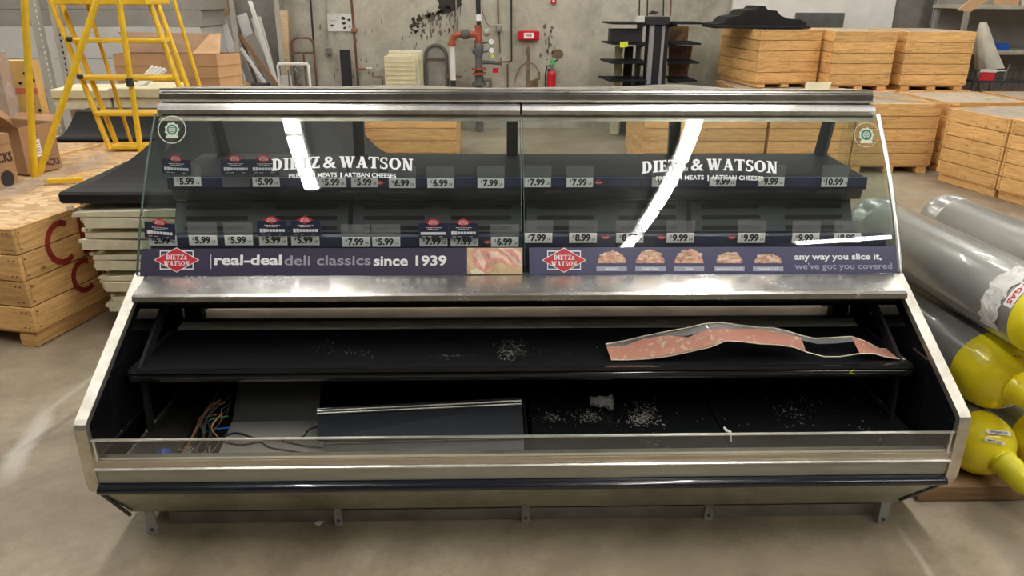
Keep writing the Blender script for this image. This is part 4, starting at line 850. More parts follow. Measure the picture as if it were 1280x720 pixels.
for x in (1.33, 1.90, 2.5): part('runner', MB().box((x, 2.58, .0235), (.045, 1.06, .046), .003), M['pallet'], t)
part('front_board', MB().box((1.92, 2.035, .031), (1.24, .02, .058), .003), M['pallet'], t)
# ------------------------------------------------------------ crates
W_ = 'plywood'
lb = 'pine plank crate '
yd = Vector((-.202, .98)); 
# left: near crate with red sprayed letters and the ones behind it, orientated strand board lids
rz = -.255; xd = Vector((math.cos(rz), math.sin(rz), 0)); yd = Vector((-math.sin(rz), math.cos(rz), 0)); c0 = Vector((-2.222, 3.235, 0)); WL = 1.05
L1 = crate(lb+'at the left front with red sprayed letters on its side', *(c0-xd*WL), WL, 1.0, .585, rz, 4, .078, 'osb')
o2 = c0-xd*WL+yd*1.02; L2 = crate(lb+'under the ladder and brown cartons at the left', *o2, WL, 1.0, .583, rz, 4, .078, 'osb')
o3 = o2+yd*1.02; L3 = crate(lb+'behind the ladder, under the low black hood', *o3, WL, 1.0, .58, rz, 4, .078, 'osb')
o4_ = o3+yd*1.02-xd*.3; crate(lb+'farthest at the left, carrying cream boxes and cardboard', *o4_, 1.35, .9, .578, rz, 4, .078, 'osb')
crate(lb+'left of the ladder crate, at the frame edge', *(o2-xd*1.07), WL, 1.0, .585, rz, 4, .078, 'osb')
# sprayed letters: thin paint on the side planks
def side(u, v, l=.003): return c0+yd*u+Vector((0, 0, v))+xd*l
def stroke(mb, pts, wd):
    for a, b in zip(pts, pts[1:]):
        d = (Vector(b)-Vector(a)); n = Vector((-d.y, d.x)).normalized()*wd/2; a_, b_ = Vector(a), Vector(b); e = d.normalized()*wd*.2
        mb.poly([side(*(a_+n-e)), side(*(a_-n-e)), side(*(b_-n+e)), side(*(b_+n+e))], .0012, xd)
mb = MB(); R_ = lambda a: math.radians(a)
stroke(mb, [(.25+.085*math.cos(R_(a)), .445+.095*math.sin(R_(a))*1.0) for a in range(60, 301, 20)], .028)
stroke(mb, [(.38, .555), (.38, .36)], .03); stroke(mb, [(.45, .55), (.45, .36)], .026); stroke(mb, [(.38, .36), (.47, .355)], .026)
stroke(mb, [(.34+.07*math.cos(R_(a)), .245+.075*math.sin(R_(a))) for a in range(60, 301, 20)], .026); stroke(mb, [(.43, .18), (.455, .32), (.49, .18)], .024); stroke(mb, [(.53, .18), (.53, .32), (.57, .25), (.61, .32), (.61, .18)], .024)
ORG[L1.name] = None
o = link('sprayed_letters', mb.mesh('sprayed_letters', M['spray'])); o.parent = L1; o.matrix_parent_inverse = (Matrix.Translation(L1.location) @ Matrix.Rotation(rz, 4, 'Z')).inverted()
# right: crates on the floor
crate(lb+'on the floor, right of the case glass, front row', 3.262, 6.92, 0, .77, .98, .65, 0)
rz = .203; xb = Vector((math.cos(rz), math.sin(rz))); yb = Vector((-math.sin(rz), math.cos(rz)))
o = Vector((4.075, 6.016)); crate(lb+'turned toward the aisle, first right of the front row', o.x, o.y, 0, .9, .655, .65, rz)
o_ = o+xb*.93; crate(lb+'behind the turned crate on its right', o_.x, o_.y, 0, .9, .655, .645, rz)
o_ = o-yb*.672; crate(lb+'turned toward the aisle, nearest at the right frame edge', o_.x, o_.y, 0, .9, .655, .65, rz)
o_ = o+yb*.68+xb*.15; crate(lb+'in the second row beside the front row crate', 4.13, 7.0, 0, .85, .85, .648, .05)
crate(lb+'in the second row at the far right', 5.05, 7.08, 0, .85, .85, .646, .03)
a = at(804, 180, Y=6.92).x; b = at(956, 180, Y=6.92).x; crate(lb+'seen through the right pane, left one behind the lettering', a, 6.92, 0, b-a, .95, .65, 0)
b2_ = at(960, 180, Y=6.92).x; crate(lb+'seen through the right pane, next to the front row crate', b2_, 6.92, 0, 3.25-b2_, .95, .65, 0)
a = at(457, 175, Y=6.92).x; b = at(571, 175, Y=6.92).x; crate(lb+'seen through the left pane behind the case', a, 6.92, 0, b-a, .95, .65, 0)
for i, (x, w_, s_) in enumerate(((2.50, .85, 'under the turned stacked crate'), (3.38, .75, 'under the middle stacked crate'), (4.16, .76, 'under the right stacked crate')    )):
    crate(lb+'of the rear floor row, '+s_, x, 7.99 if i == 0 else 7.94, 0, w_, .93, .65, 0)
crate(lb+'stacked highest at left, slightly turned, with the black hood on top', 2.69, 8.12, .65, .69, .98, .585, .14, 5, .05)
crate(lb+'stacked in the middle of the upper row of three', 3.405, 7.95, .65, .63, .9, .582, 0, 5, .05)
crate(lb+'stacked at the right end of the upper row of three', 4.145, 7.95, .65, .70, .9, .582, 0, 5, .05)
solo('wood_scrap', MB().bar(at(1060, 117, Z=.66), at(1200, 131, Z=.66), .02, .012), M['pine'], 'thin loose lath lying across the crate tops at the right', 'lath')
solo('label_scrap', MB().box(at(1236, 122, Z=.655), (.08, .05, .004)), M['tagyel'], 'small yellow label on a crate top at the right', 'label')

# ------------------------------------------------------------ black moulded hoods
def hood(label, x0, x1, y0, y1, z0, zt, zr, tx0, tx1, ty0, ty1, peak=0):
    t = thing('black_hood', label, 'hood', ((x0+x1)/2, (y0+y1)/2, z0), 'black moulded plastic hoods')
    part('rim', MB().box(((x0+x1)/2, (y0+y1)/2, z0+zr/2), (x1-x0, y1-y0, zr), .012), M['plastic'], t)
    mb = MB(); rows = []; n = 10; nx = 10
    for k in range(n+1):
        s_ = k/n; e = 1-(1-s_)**1.0; zz = z0+zr*.9+(zt-z0-zr*.9)*(s_**1.7); f = s_
        a0, a1, b0, b1 = x0+.02+(tx0-x0-.02)*f, x1-.02+(tx1-x1+.02)*f, y0+.02+(ty0-y0-.02)*f, y1-.02+(ty1-y1+.02)*f; ring = []
        for i in range(nx): ring.append((a0+(a1-a0)*i/nx, b0, zz))
        for i in range(nx): ring.append((a1, b0+(b1-b0)*i/nx, zz))
        for i in range(nx): ring.append((a1-(a1-a0)*i/nx, b1, zz))
        for i in range(nx+1): ring.append((a0, b1-(b1-b0)*i/nx, zz))
        rows.append(ring)
    mb.sheet(rows, -.004, smooth=False)
    mb.box(((tx0+tx1)/2, (ty0+ty1)/2, zt), (tx1-tx0, ty1-ty0, .02), .005); part('shell', mb, M['plastic'], t)
    return t
hood('large black moulded plastic hood lying on the cream sheets left of the case', -2.10, -.66, 3.42, 4.35, .648, 1.03, .055, -1.62, -.92, 3.85, 4.2)
a, b = at(66, 187, Y=5.30), at(178, 187, Y=5.30); hood('low black hood lying on the strand board behind the ladder', a.x-.0, b.x+.15, 5.34, 5.85, .583, .76, .03, a.x+.1, b.x+.08, 5.5, 5.7)
t = thing('black_hood', 'black stepped hood with a raised middle on top of the stacked crates', 'hood', at(950, 36, Y=8.4), 'black moulded plastic hoods')
pts = [(893, 36), (893, 31), (905, 29), (912, 22), (925, 20), (933, 13), (946, 12), (950, 8), (956, 8), (960, 13), (971, 14), (976, 20), (985, 24), (1000, 25), (1008, 29), (1009, 36)]
base = at(940, 37, Y=8.35).z; f_ = [at(x, y, Y=8.35) for x, y in pts]; dz = 1.237-min(q.z for q in f_); f_ = [q+Vector((0, 0, dz)) for q in f_]
part('shell', MB().poly(f_, .45, (0, 1, 0)), M['plastic'], t); part('rim', MB().box(((f_[0].x+f_[-1].x)/2, 8.55, 1.253), (f_[-1].x-f_[0].x+.04, .5, .03), .006), M['plastic'], t)
# cream corrugated sheets with ragged ends
random.seed(6); n = 10; zb = .12; zt = .645; zc = zb
t = thing('low_pallet', 'dark low pallet under the stack of cream sheets', 'pallet', (-1.4, 3.7, 0))
for i in range(4): part('deck_board', MB().box((-1.42, 3.47+i*.16, .105), (1.0, .12, .018), .002), M['pallet'], t)
for x in (-1.86, -1.42, -.98): part('runner', MB().box((x, 3.71, .048), (.08, .62, .094)), M['pallet'], t)
ordn = ['lowest', 'second', 'third', 'fourth', 'fifth', 'sixth', 'seventh', 'eighth', 'ninth', 'topmost']
zc = .118; XB0 = at(134, 366, Y=3.4).x; XT0 = at(98, 268, Y=3.4).x
for i in range(n):
    th = (.645-.118)/n-.004; f = i/(n-1); xl = XB0+(XT0-XB0)*f**.8+random.uniform(-.015, .015); mb = MB(); xr = -.92+random.uniform(-.02, .02); yf = 3.40+random.uniform(-.008, .008); yk = 3.98
    m_ = 12; zl = lambda x: zc+th*.5; pts = []
    for k in range(m_+1): pts.append((xl+random.uniform(-.028, .022), yf+(yk-yf)*k/m_))
    lo_, hi_ = zc, zc+th*random.uniform(.38, .6); hr = zc+th
    base_p = [(x, y, lo_) for x, y in pts]+[(xr, yk, lo_), (xr, yf, lo_)]; top_p = [(x+random.uniform(-.008, .008), y, hi_ if i % 2 else hr) for x, y in pts]+[(xr, yk, hr if i % 2 else hi_), (xr, yf, hr if i % 2 else hi_)]
    N_ = len(base_p); mb.add(base_p+top_p, [tuple(range(N_))[::-1], tuple(range(N_, 2*N_))]+[(q, (q+1) % N_, N_+(q+1) % N_, N_+q) for q in range(N_)])
    for k in range(0, m_): 
        x, y = pts[k]; mb.box((x-.008, y+.02, zc+th*random.uniform(.2, .8)), (random.uniform(.012, .035), random.uniform(.01, .03), th*.3), rot=Matrix.Rotation(random.uniform(-.5, .5), 3, 'Y'))
    solo('cream_sheet', mb, M['cream'], 'ragged cream sheet, %s counted upward in the stack under the black hood' % ordn[i], 'sheet', 'ragged cream sheets stacked left of the case'); zc += th+.004

# ------------------------------------------------------------ ladder
def ladder():
    t = thing('step_ladder', 'yellow rolling warehouse ladder standing among cartons at the left', 'ladder', at(90, 205, Z=.59))
    def bar(n, a, Ya, b, Yb, r=.018, m_='yellow'):
        A, B = at(*a, Y=Ya), at(*b, Y=Yb); 
        if B.z < .60: B.z = .592
        return part(n, MB().tube([A, B], r, 10), M[m_], t)
    bar('post', (29, -25), 4.18, (43, 222), 4.18, .018); bar('brace', (128, -20), 4.40, (47, 221), 4.20, .018)
    for a, b, Y0, Y1, r in (((58, -12), (138, 188), 5.12, 5.02, .017), ((70, -12), (148, 187), 5.22, 5.12, .017), ((182, -12), (252, 190), 5.12, 5.02, .017), ((191, -12), (262, 188), 5.22, 5.12, .017)): bar('stringer', a, Y0, b, Y1, r)
    bar('rear_leg', (106, -5), 5.18, (166, 186), 5.18, .012); bar('rear_leg', (214, -12), 5.18, (272, 186), 5.18, .012); bar('front_post', (147, -12), 4.80, (177, 196), 4.80, .017)
    for (x0, x1, y) in ((88, 200, 51), (100, 213, 98), (120, 226, 142.5), (139, 248, 184)):
        A, B = at(x0, y, Y=5.03), at(x1, y, Y=5.03); c = (A+B)/2; part('tread', MB().box(c+Vector((0, .06, 0)), ((B-A).length+.02, .15, .024), .004), M['yellow'], t)
    A, B = at(70, 3, Y=5.05), at(186, 3, Y=5.05); part('platform', MB().box((A+B)/2+Vector((0, .15, .012)), ((B-A).length, .36, .05), .005), M['yellow'], t)
    A, B = at(48, 227, Z=.60), at(104, 224, Z=.60); part('base_bar', MB().bar(A, B, .03, .025, .003), M['yellow'], t)
    for (x, y, Y0) in ((83, 49, 5.0), (97, 96, 5.0)): part('rubber_tip', MB().lathe([(.014, 0), (.014, .03)], 10, 0, at(x, y, Y=Y0), (1, 0, 0)), M['rubber'], t)
    part('rubber_sleeve', MB().tube([at(161, 98, Y=4.78), at(163.5, 108, Y=4.78)], .022, 10), M['rubber'], t)
ladder()
# cartons by the ladder
def carton(name, label, o, w, d, h, rz, mat='card1', open_=False, mats=None, group=None, cat='box', inside='card3'):
    t = thing(name, label, cat, o, group); t.rotation_euler.z = rz; m = M[mat]; g = .004
    def c(n, mb, mt=None): return link(n, mb.mesh(n, mt or m), t)
    c('front_panel', MB().box((w/2, g/2, h/2), (w, g, h))); c('back_panel', MB().box((w/2, d-g/2, h/2), (w, g, h)))
    c('side_panel', MB().box((g/2, d/2, h/2), (g, d-2*g, h))); c('side_panel', MB().box((w-g/2, d/2, h/2), (g, d-2*g, h))); c('bottom_panel', MB().box((w/2, d/2, g/2), (w-2*g, d-2*g, g)))
    if open_:
        for (ax, ang) in (('l', .7), ('r', .9), ('b', .5)):
            fl_ = .5*min(w, d)
            if ax == 'l': pts = [(0, 0, h), (0, d, h), (-fl_*math.cos(ang), d, h+fl_*math.sin(ang)), (-fl_*math.cos(ang), 0, h+fl_*math.sin(ang))]
            elif ax == 'r': pts = [(w, 0, h), (w, d, h), (w+fl_*math.cos(ang), d, h+fl_*math.sin(ang)*.3), (w+fl_*math.cos(ang), 0, h+fl_*math.sin(ang)*.3)]
            else: pts = [(0, d, h), (w, d, h), (w, d+fl_*.6, h+fl_*.5), (0, d+fl_*.6, h+fl_*.5)]
            c('flap', MB().poly(pts, .004, (0, 0, 1)))
    else:
        c('flap', MB().box((w/2, d*.25, h-g/2), (w, d/2-.002, g))); c('flap', MB().box((w/2, d*.75, h-g/2), (w, d/2-.002, g)))
    return t
def ctext(t, body, x, z, h_, y=-.002, mat='ink', w=None): 
    mb = MB(); put_text(mb, body, (x, y, z), (1, 0, 0), (0, 0, 1), width=w, height=h_, bold=.03); return link('lettering', mb.mesh('lettering', M[mat]), t)
def plc(pl, pr, Z):                       # carton placed by the foot of its front face
    A, B = at(*pl, Z=Z), at(*pr, Z=Z); d = B-A; return A, d.to_2d().length, math.atan2(d.y, d.x)
A, w_, rz = plc((36, 219), (78, 209), .588); hB = at(35, 160, Y=A.y).z-.588
bx2 = carton('cardboard_box', 'open brown carton with SACKS printing standing behind the yellow ladder foot', A, w_, .32, hB, rz, 'card1', True, group='cartons at the left')
ctext(bx2, 'SACKS', w_*.45, hB*.10, hB*.14, w=w_*.5); mb = MB().box((w_*.38, -.0015, hB*.52), (w_*.24, .002, hB*.36)); l_ = link('shipping_label', mb.mesh('shipping_label', M['wht']), bx2)
for k in range(5): link('print_line', MB().box((w_*.38, -.003, hB*(.40+.055*k)), (w_*.17, .001, .003)).mesh('print_line', M['ink']), l_)
mb = MB(); cx, cz = w_*.40, hB*.83; mb.add([(cx+r*math.cos(a), -.002, cz+r*math.sin(a)) for r, a in [((.022 if k % 2 else .010), 2*PI*k/10) for k in range(10)]], [tuple(range(10))]); link('printed_mark', mb.mesh('printed_mark', M['ink']), bx2)
for k in range(3): link('print_line', MB().box((w_*.75, -.0015, hB*(.3+.2*k)), (w_*.3, .001, .004)).mesh('print_line', M['card3']), bx2)
A, w_, rz = plc((-45, 248), (25, 230), .588); hA = at(20, 166, Y=at(25, 230, Z=.588).y).z-.588
bx1 = carton('cardboard_box', 'brown carton with SACKS printing at the left frame edge', A, w_, .34, hA, rz, 'card1', False, group='cartons at the left')
ctext(bx1, 'SACKS', w_*.55, hA*.48, hA*.17, w=w_*.42)
mb = MB(); mb.add([(w_*.80+.04*math.cos(a), -.002, hA*.16+.045*math.sin(a)) for a in [2*PI*k/14 for k in range(14)]], [tuple(range(14))]); link('printed_mark', mb.mesh('printed_mark', M['ink']), bx1)
for k in range(4): link('print_line', MB().box((w_*.75, -.0015, hA*(.3+.17*k)), (w_*.45, .001, .003)).mesh('print_line', M['card3']), bx1)
# two-tier fruit box with red bands, wrapped carton
A = at(17, 150, Y=4.75); B = at(54, 150, Y=4.75); zt_ = at(20, 76, Y=4.75).z
t = carton('fruit_box', 'tall yellow fruit box with red bands and round holes behind the ladder post', (A.x, 4.75, .588), B.x-A.x, .08, zt_-.588, .05, 'fruit', group='cartons at the left')
for y0, y1 in ((110, 117), (143, 149)): za, zb_ = at(30, y1, Y=4.75).z-.588, at(30, y0, Y=4.75).z-.588; link('red_band', MB().box(((B.x-A.x)/2, -.001, (za+zb_)/2), (B.x-A.x, .003, zb_-za)).mesh('red_band', M['fruitred']), t)
for (x, y) in ((25, 104), (41, 101), (30, 92), (32, 142), (41, 130), (49, 138)):
    q = at(x, y, Y=4.75); link('hand_hole', MB().lathe([(.009, 0), (.009, .004)], 12, 0, (q.x-A.x, -.004, q.z-.588), (0, 1, 0)).mesh('hand_hole', M['hole']), t)
A = at(-50, 150, Y=4.62); B = at(14, 150, Y=4.62); zt_ = at(10, 67, Y=4.62).z
t = carton('wrapped_box', 'pale carton wrapped in clear film at the left frame edge above the brown carton', (A.x, 4.62, .588), B.x-A.x, .09, zt_-.588, 0, 'card2', group='cartons at the left')
link('plastic_wrap', MB().box(((B.x-A.x)/2, .045, (zt_-.588)/2+.001), (B.x-A.x+.012, .105, zt_-.588+.01)).mesh('plastic_wrap', M['foil']), t)
# film strip lying on edge across the strand board
A, B = at(-30, 262, Z=.589), at(135, 202, Z=.589); pts = [A.lerp(B, k/8)+Vector((0, .012*math.sin(k*1.9), 0)) for k in range(9)]
solo('plastic_strip', MB().sheet([[p, p+Vector((.004, .008, .055))] for p in pts], .002), M['film'], 'long strip of clear film standing on edge across the strand board crate top', 'film')
# cardboard, cream boxes, big carton, white tubes
zT = .586
A = at(92, 160, Z=zT); t = carton('cardboard_box', 'low long brown carton behind the low black hood', at(92, 158, Z=zT), 1.05, .3, .12, 0, 'card3', group='cartons at the left')
yb_ = at(92, 158, Z=zT).y
for i, (x0, x1, y0, y1, lb_) in enumerate(((66, 136, 112, 136, 'left cream-coloured shallow box on the low brown carton'), (138, 212, 108, 131, 'right cream-coloured shallow box under the white tubes'))):
    A, B = at(x0, y1, Y=yb_+.02), at(x1, y0, Y=yb_+.02); t = thing('cream_box', lb_, 'box', (A.x, A.y, .708), 'cream shallow boxes'); hh = B.z-.708-(.01 if i else 0)
    part('box_body', MB().box(((A.x+B.x)/2, A.y+.2, .708+hh*.42), (B.x-A.x-.03, .36, hh*.84), .006), M['cream'], t); part('box_lid', MB().box(((A.x+B.x)/2, A.y+.2, .708+hh*.76), (B.x-A.x, .4, hh*.48), .01), M['paleyel'], t)
bz = .708+.0
A, B = at(143, 108, Y=6.5), at(273, 108, Y=6.5); zb_ = B.z-.02; zt_ = at(200, 68, Y=6.5).z
t = thing('big_carton', 'large open brown cardboard carton with raised flap behind the ladder', 'box', (A.x, 6.5, zb_), 'cartons at the left'); xr = at(273, 90, Y=6.5).x
xl = at(145, 90, Y=6.5).x
part('front_panel', MB().box(((xl+xr)/2, 6.5, (zb_+zt_)/2), (xr-xl, .006, zt_-zb_)), M['card1'], t)
for f in (.33, .67): part('crease', MB().box(((xl+xr)/2, 6.495, zb_+(zt_-zb_)*f), (xr-xl, .004, .004)), M['card3'], t)
E0, E1 = at(273, 68, Y=6.5), at(299, 66, Y=6.75); part('end_panel', MB().poly([(xr, 6.5, zb_), (E1.x, 6.75, zb_), (E1.x, 6.75, E1.z), (xr, 6.5, zt_)], .006, (0, 1, 0)), M['card2'], t)  # light on the end face is painted in with a paler cardboard
for f in (.33, .67): part('crease', MB().bar((xr, 6.496, zb_+(zt_-zb_)*f), (E1.x, 6.745, zb_+(E1.z-zb_)*f), .004, .004), M['card1'], t)
part('back_panel', MB().box(((xl+E1.x)/2, 6.77, (zb_+zt_)/2), (E1.x-xl, .006, zt_-zb_)), M['card3'], t); part('side_panel', MB().box((xl, 6.63, (zb_+zt_)/2), (.006, .25, zt_-zb_)), M['card1'], t)
part('flap', MB().poly([(xl, 6.78, zt_), at(148, 40, Y=6.9), at(276, 42, Y=6.95), (at(273, 66, Y=6.8).x, 6.8, zt_)], .005, (0, 1, 0)), M['card3'], t)
part('flap', MB().poly([at(240, 67, Y=6.75), at(262, 43, Y=6.86), at(276, 41, Y=6.89), at(275, 67, Y=6.75)], .004, (0, -1, 0)), M['card2'], t)
part('bottom_panel', MB().box(((xl+xr)/2, 6.75, zb_+.004), (xr-xl, .5, .006)), M['card1'], t)
solo('base_carton', MB().box(((xl+xr)/2+.1, 6.8, (.58+zb_)/2), (xr-xl, .4, zb_-.584)), M['card3'], 'dark flat carton supporting the large open brown carton', 'box')
for k in range(4):
    A, B = at(170+k*3, 109-k, Y=6.1), at(192+k*5, 83+k*1.2, Y=6.15); o = solo('white_tube', MB().tube([A, B], .017, 10), M['white'], ['leftmost', 'second', 'third', 'rightmost'][k]+' of the white tubes leaning against the large carton', 'tube', 'white tubes'); 

# ------------------------------------------------------------ left background: rack uprights, stacked slabs
for i, (x0, x1, w0, lb_) in enumerate(((40.5, 59, .075, 'left'), (65, 88, .06, 'right'))):
    X = at(x0, 0, Y=7.2).x; t = thing('rack_upright', 'perforated beige steel rack upright, %s one of the two behind the ladder' % lb_, 'rack post', (X, 7.2, 0), 'rack uprights')
    part('channel', MB().box((X, 7.2, 1.1), (w0, .06, 2.2), .004), M['rackgrey'], t); part('foot_plate', MB().box((X, 7.2, .005), (.14, .12, .01)), M['rackgrey'], t); hb = MB()
    for k in range(38): hb.box((X+w0*.38, 7.168, .35+k*.05), (.012, .004, .022))
    part('slots', hb, M['white'] if i == 0 else M['hole'], t, kind='stuff')
ys = [(-30, 12, 'greyboard'), (12.4, 33, 'greyboard'), (33.4, 74, 'paleboard'), (74.4, 112, 'paleboard')]
XA, XB = at(-60, 50, Y=8.0).x, at(246, 50, Y=8.0).x
zprev = .02; zz = [(at(100, y1, Y=8.0).z, at(100, y0, Y=8.0).z) for y0, y1, _ in ys][::-1]
mts = ['paleboard', 'paleboard', 'greyboard', 'greyboard']
solo('slab', MB().box(((XA+XB)/2, 8.4, zz[0][0]/2-.004), (XB-XA, .7, zz[0][0]-.01), .01), M['greyboard'], 'lowest grey wrapped slab of the tall stack behind the ladder', 'slab', 'wrapped slabs behind the ladder')
for i, (a, b) in enumerate(zz): solo('slab', MB().box(((XA+XB)/2+.03*i, 8.4, (a+b)/2), (XB-XA, .7, b-a), .003), M[mts[i]], ['pale wrapped slab, upper edge behind the first tread gap', 'whitish wrapped slab level with the carton flap', 'mid grey slab above the whitish one', 'brown-grey slab at the top frame edge'][i]+' of the stack behind the ladder', 'slab', 'wrapped slabs behind the ladder')
for i, (p0, p1) in enumerate((((20, 75), (60, 76)),)): solo('white_sheet', MB().poly([at(62, 78, Y=7.9), at(95, 70, Y=7.9), at(115, 100, Y=7.9), Vector((at(120, 108, Y=7.9).x, 7.9, .003)), Vector((at(70, 108, Y=7.9).x, 7.9, .003))], .02, (0, 1, 0)), M['paleboard'], 'crumpled white sheet between the rack uprights', 'sheet')
# leaning boards and lumber rack, x 240..350
def slat(name, label, a, b, w_, Y0, Y1, mat, grp='boards leaning by the wall', th=.02):
    A, B = at(*a, Y=Y0), at(*b, Y=Y1); d = (A-B)/(A.z-B.z); B2 = B-d*(B.z-.003); mb = MB().bar(B2, A, w_, th, .003, up=(0, 1, 0)); return solo(name, mb, M[mat], label, 'board', grp, org=B2)
t = thing('lumber_frame', 'beige upright frame holding the leaning boards at the wall', 'frame', at(318, 0, Y=8.3)*1.0); ORG[t.name] = Vector(t.location)
for x in (289, 345): X = at(x, 0, Y=8.4).x+(0); part('post', MB().box((X, 8.4, 1.0), (.045, .045, 2.0), .003), M['rackgrey'], t)
XA_, XB_ = at(289, 0, Y=8.4).x, at(345, 0, Y=8.4).x; part('crossbar', MB().box(((XA_+XB_)/2, 8.4, at(310, -1, Y=8.4).z), (XB_-XA_, .04, .03)), M['olive'], t)
solo('leaning_board', MB().box((at(318, 40, Y=9.2).x, 9.35, .8), (.62, .04, 1.6), .004), M['wall_dark'], 'large dark grey-green panel behind the leaning boards', 'board')
slat('leaning_board', 'long white channel leaning right through the frame', (311, -3), (345, 104), .045, 9.0, 8.75, 'white')
slat('leaning_board', 'broad white board leaning left of the long white channel', (320, 22), (340, 98), .11, 9.1, 8.9, 'paleboard')
slat('leaning_board', 'pale grey board with square top beside the frame post', (302, 18), (327, 96), .12, 9.15, 8.95, 'paleboard')
slat('leaning_board', 'short pale board in front of the square-topped one', (313, 43), (338, 100), .10, 9.05, 8.8, 'greyboard')
slat('leaning_board', 'brown timber leaning lowest across the frame', (300, 44), (343, 103), .05, 8.75, 8.55, 'card3')
slat('leaning_board', 'thin white strip leaning beneath the brown timber', (301, 60), (332, 105), .035, 8.7, 8.55, 'white')
slat('leaning_board', 'white channel leaning left of the frame post', (263, -3), (281, 64), .04, 8.9, 8.75, 'white')
slat('leaning_board', 'tall grey-brown board next to the slab stack', (256, -5), (262, 60), .10, 9.1, 9.0, 'greyboard')
slat('leaning_board', 'grey-white board directly left of the frame post', (275, 20), (290, 64), .09, 9.0, 8.85, 'paleboard')
slat('leaning_board', 'second grey-white board touching the frame post', (284, 20), (299, 64), .09, 9.02, 8.9, 'greyboard')
slat('leaning_board', 'dark brown cardboard board at the top frame edge', (276, -12), (284, 40), .10, 9.2, 9.1, 'card3')
slat('timber', 'knotty yellow timber standing right of the frame', (354.5, 13), (357, 82), .10, 9.35, 9.3, 'pine_pale', th=.05)
solo('black_carton', MB().box((at(317, 98, Y=8.2).x, 8.3, .33), (.22, .2, .66), .004), M['ink'], 'black carton with faint white print below the leaning boards', 'box')
t = thing('metal_trolley', 'white metal framed trolley carrying a cable bundle in front of the frame post', 'trolley', at(365, 100, Y=8.3)); q0, q1 = at(347, 80, Y=8.2), at(385, 79, Y=8.2)
for x in (q0.x, q1.x): part('side_tube', MB().tube([(x, 8.2, .03), (x, 8.2, q0.z-.02), (x+(.02 if x == q0.x else -.02), 8.2, q0.z)], .016, 8), M['white'], t)
part('top_tube', MB().bar((q0.x+.0, 8.2, q0.z), (q1.x, 8.2, q0.z), .03, .03, .006), M['white'], t); part('panel', MB().box((q0.x+.06, 8.24, .4), (.12, .03, .7), .004), M['paleboard'], t)
part('cable_bundle', MB().tube([at(368, 86, Y=8.18), at(374, 94, Y=8.16), at(370, 102, Y=8.17), at(378, 108, Y=8.18)], .02, 8), M['castgrey'], t); part('inner_frame', MB().tube([(q0.x+.1, 8.2, .1), (q0.x+.1, 8.2, q0.z-.06), (q1.x-.04, 8.2, q0.z-.06), (q1.x-.04, 8.2, .1)], .008, 6), M['castgrey'], t)
# hand trucks
def loop(xa, xb, yt, Y, r, rad):
    a, b = at(xa, yt, Y=Y), at(xb, yt, Y=Y); pts = [(a.x, Y, .02), (a.x, Y, a.z-rad)]
    for k in range(1, 9): an = PI-PI/2*k/8; pts.append((a.x+rad+rad*math.cos(an), Y, a.z-rad+rad*math.sin(an)))
    for k in range(1, 9): an = PI/2-PI/2*k/8; pts.append((b.x-rad+rad*math.cos(an), Y, a.z-rad+rad*math.sin(an)))
    return pts+[(b.x, Y, .02)], a, b
pts, a, b = loop(364, 391, 47, 9.3, .012, .08); t = thing('hand_truck', 'dark brown tubular hand truck against the wall left of the paper sign', 'hand truck', (a.x, 9.3, 0)); part('frame', MB().tube(pts, .013, 8), M['rust'], t)
z_ = at(377, 66, Y=9.3).z; part('crossbar', MB().bar((a.x, 9.3, z_), (b.x, 9.3, z_), .02, .02), M['rust'], t); part('centre_bar', MB().bar(((a.x+b.x)/2, 9.3, .1), ((a.x+b.x)/2, 9.3, z_), .018, .018), M['rust'], t)
for x in (a.x, b.x): part('wheel', MB().lathe([(.0001, -.02), (.09, -.02), (.09, .02), (.0001, .02)], 20, 0, (x, 9.22, .091), (1, 0, 0)), M['rubber'], t)
part('toe_plate', MB().box(((a.x+b.x)/2, 9.1, .008), (.3, .2, .012)), M['rust'], t)
pts, a, b = loop(531, 558, 56, 9.3, .012, .135); t = thing('hand_truck', 'grey hand truck with rounded top between yellow sheets and sprinkler pipes', 'hand truck', (a.x, 9.3, 0)); part('frame', MB().tube(pts, .019, 8), M['castgrey'], t); ins = [(p[0]*1, 9.31, p[2]) for p in pts]
z_ = at(545, 73, Y=9.3).z; part('crossbar', MB().bar((a.x, 9.3, z_), (b.x, 9.3, z_), .035, .02), M['steel_dark'], t)
part('back_plate', MB().poly([(p[0]*.94+(a.x+b.x)/2*.06, 9.33, p[2]-.02) for p in pts[1:-1]]+[(b.x-.02, 9.33, .1), (a.x+.02, 9.33, .1)], .006, (0, 1, 0)), M['galv'], t)
for x in (a.x, b.x): part('wheel', MB().lathe([(.0001, -.02), (.09, -.02), (.09, .02), (.0001, .02)], 20, 0, (x, 9.22, .091), (1, 0, 0)), M['rubber'], t)
part('toe_plate', MB().box(((a.x+b.x)/2, 9.1, .008), (.3, .2, .012)), M['galv'], t)
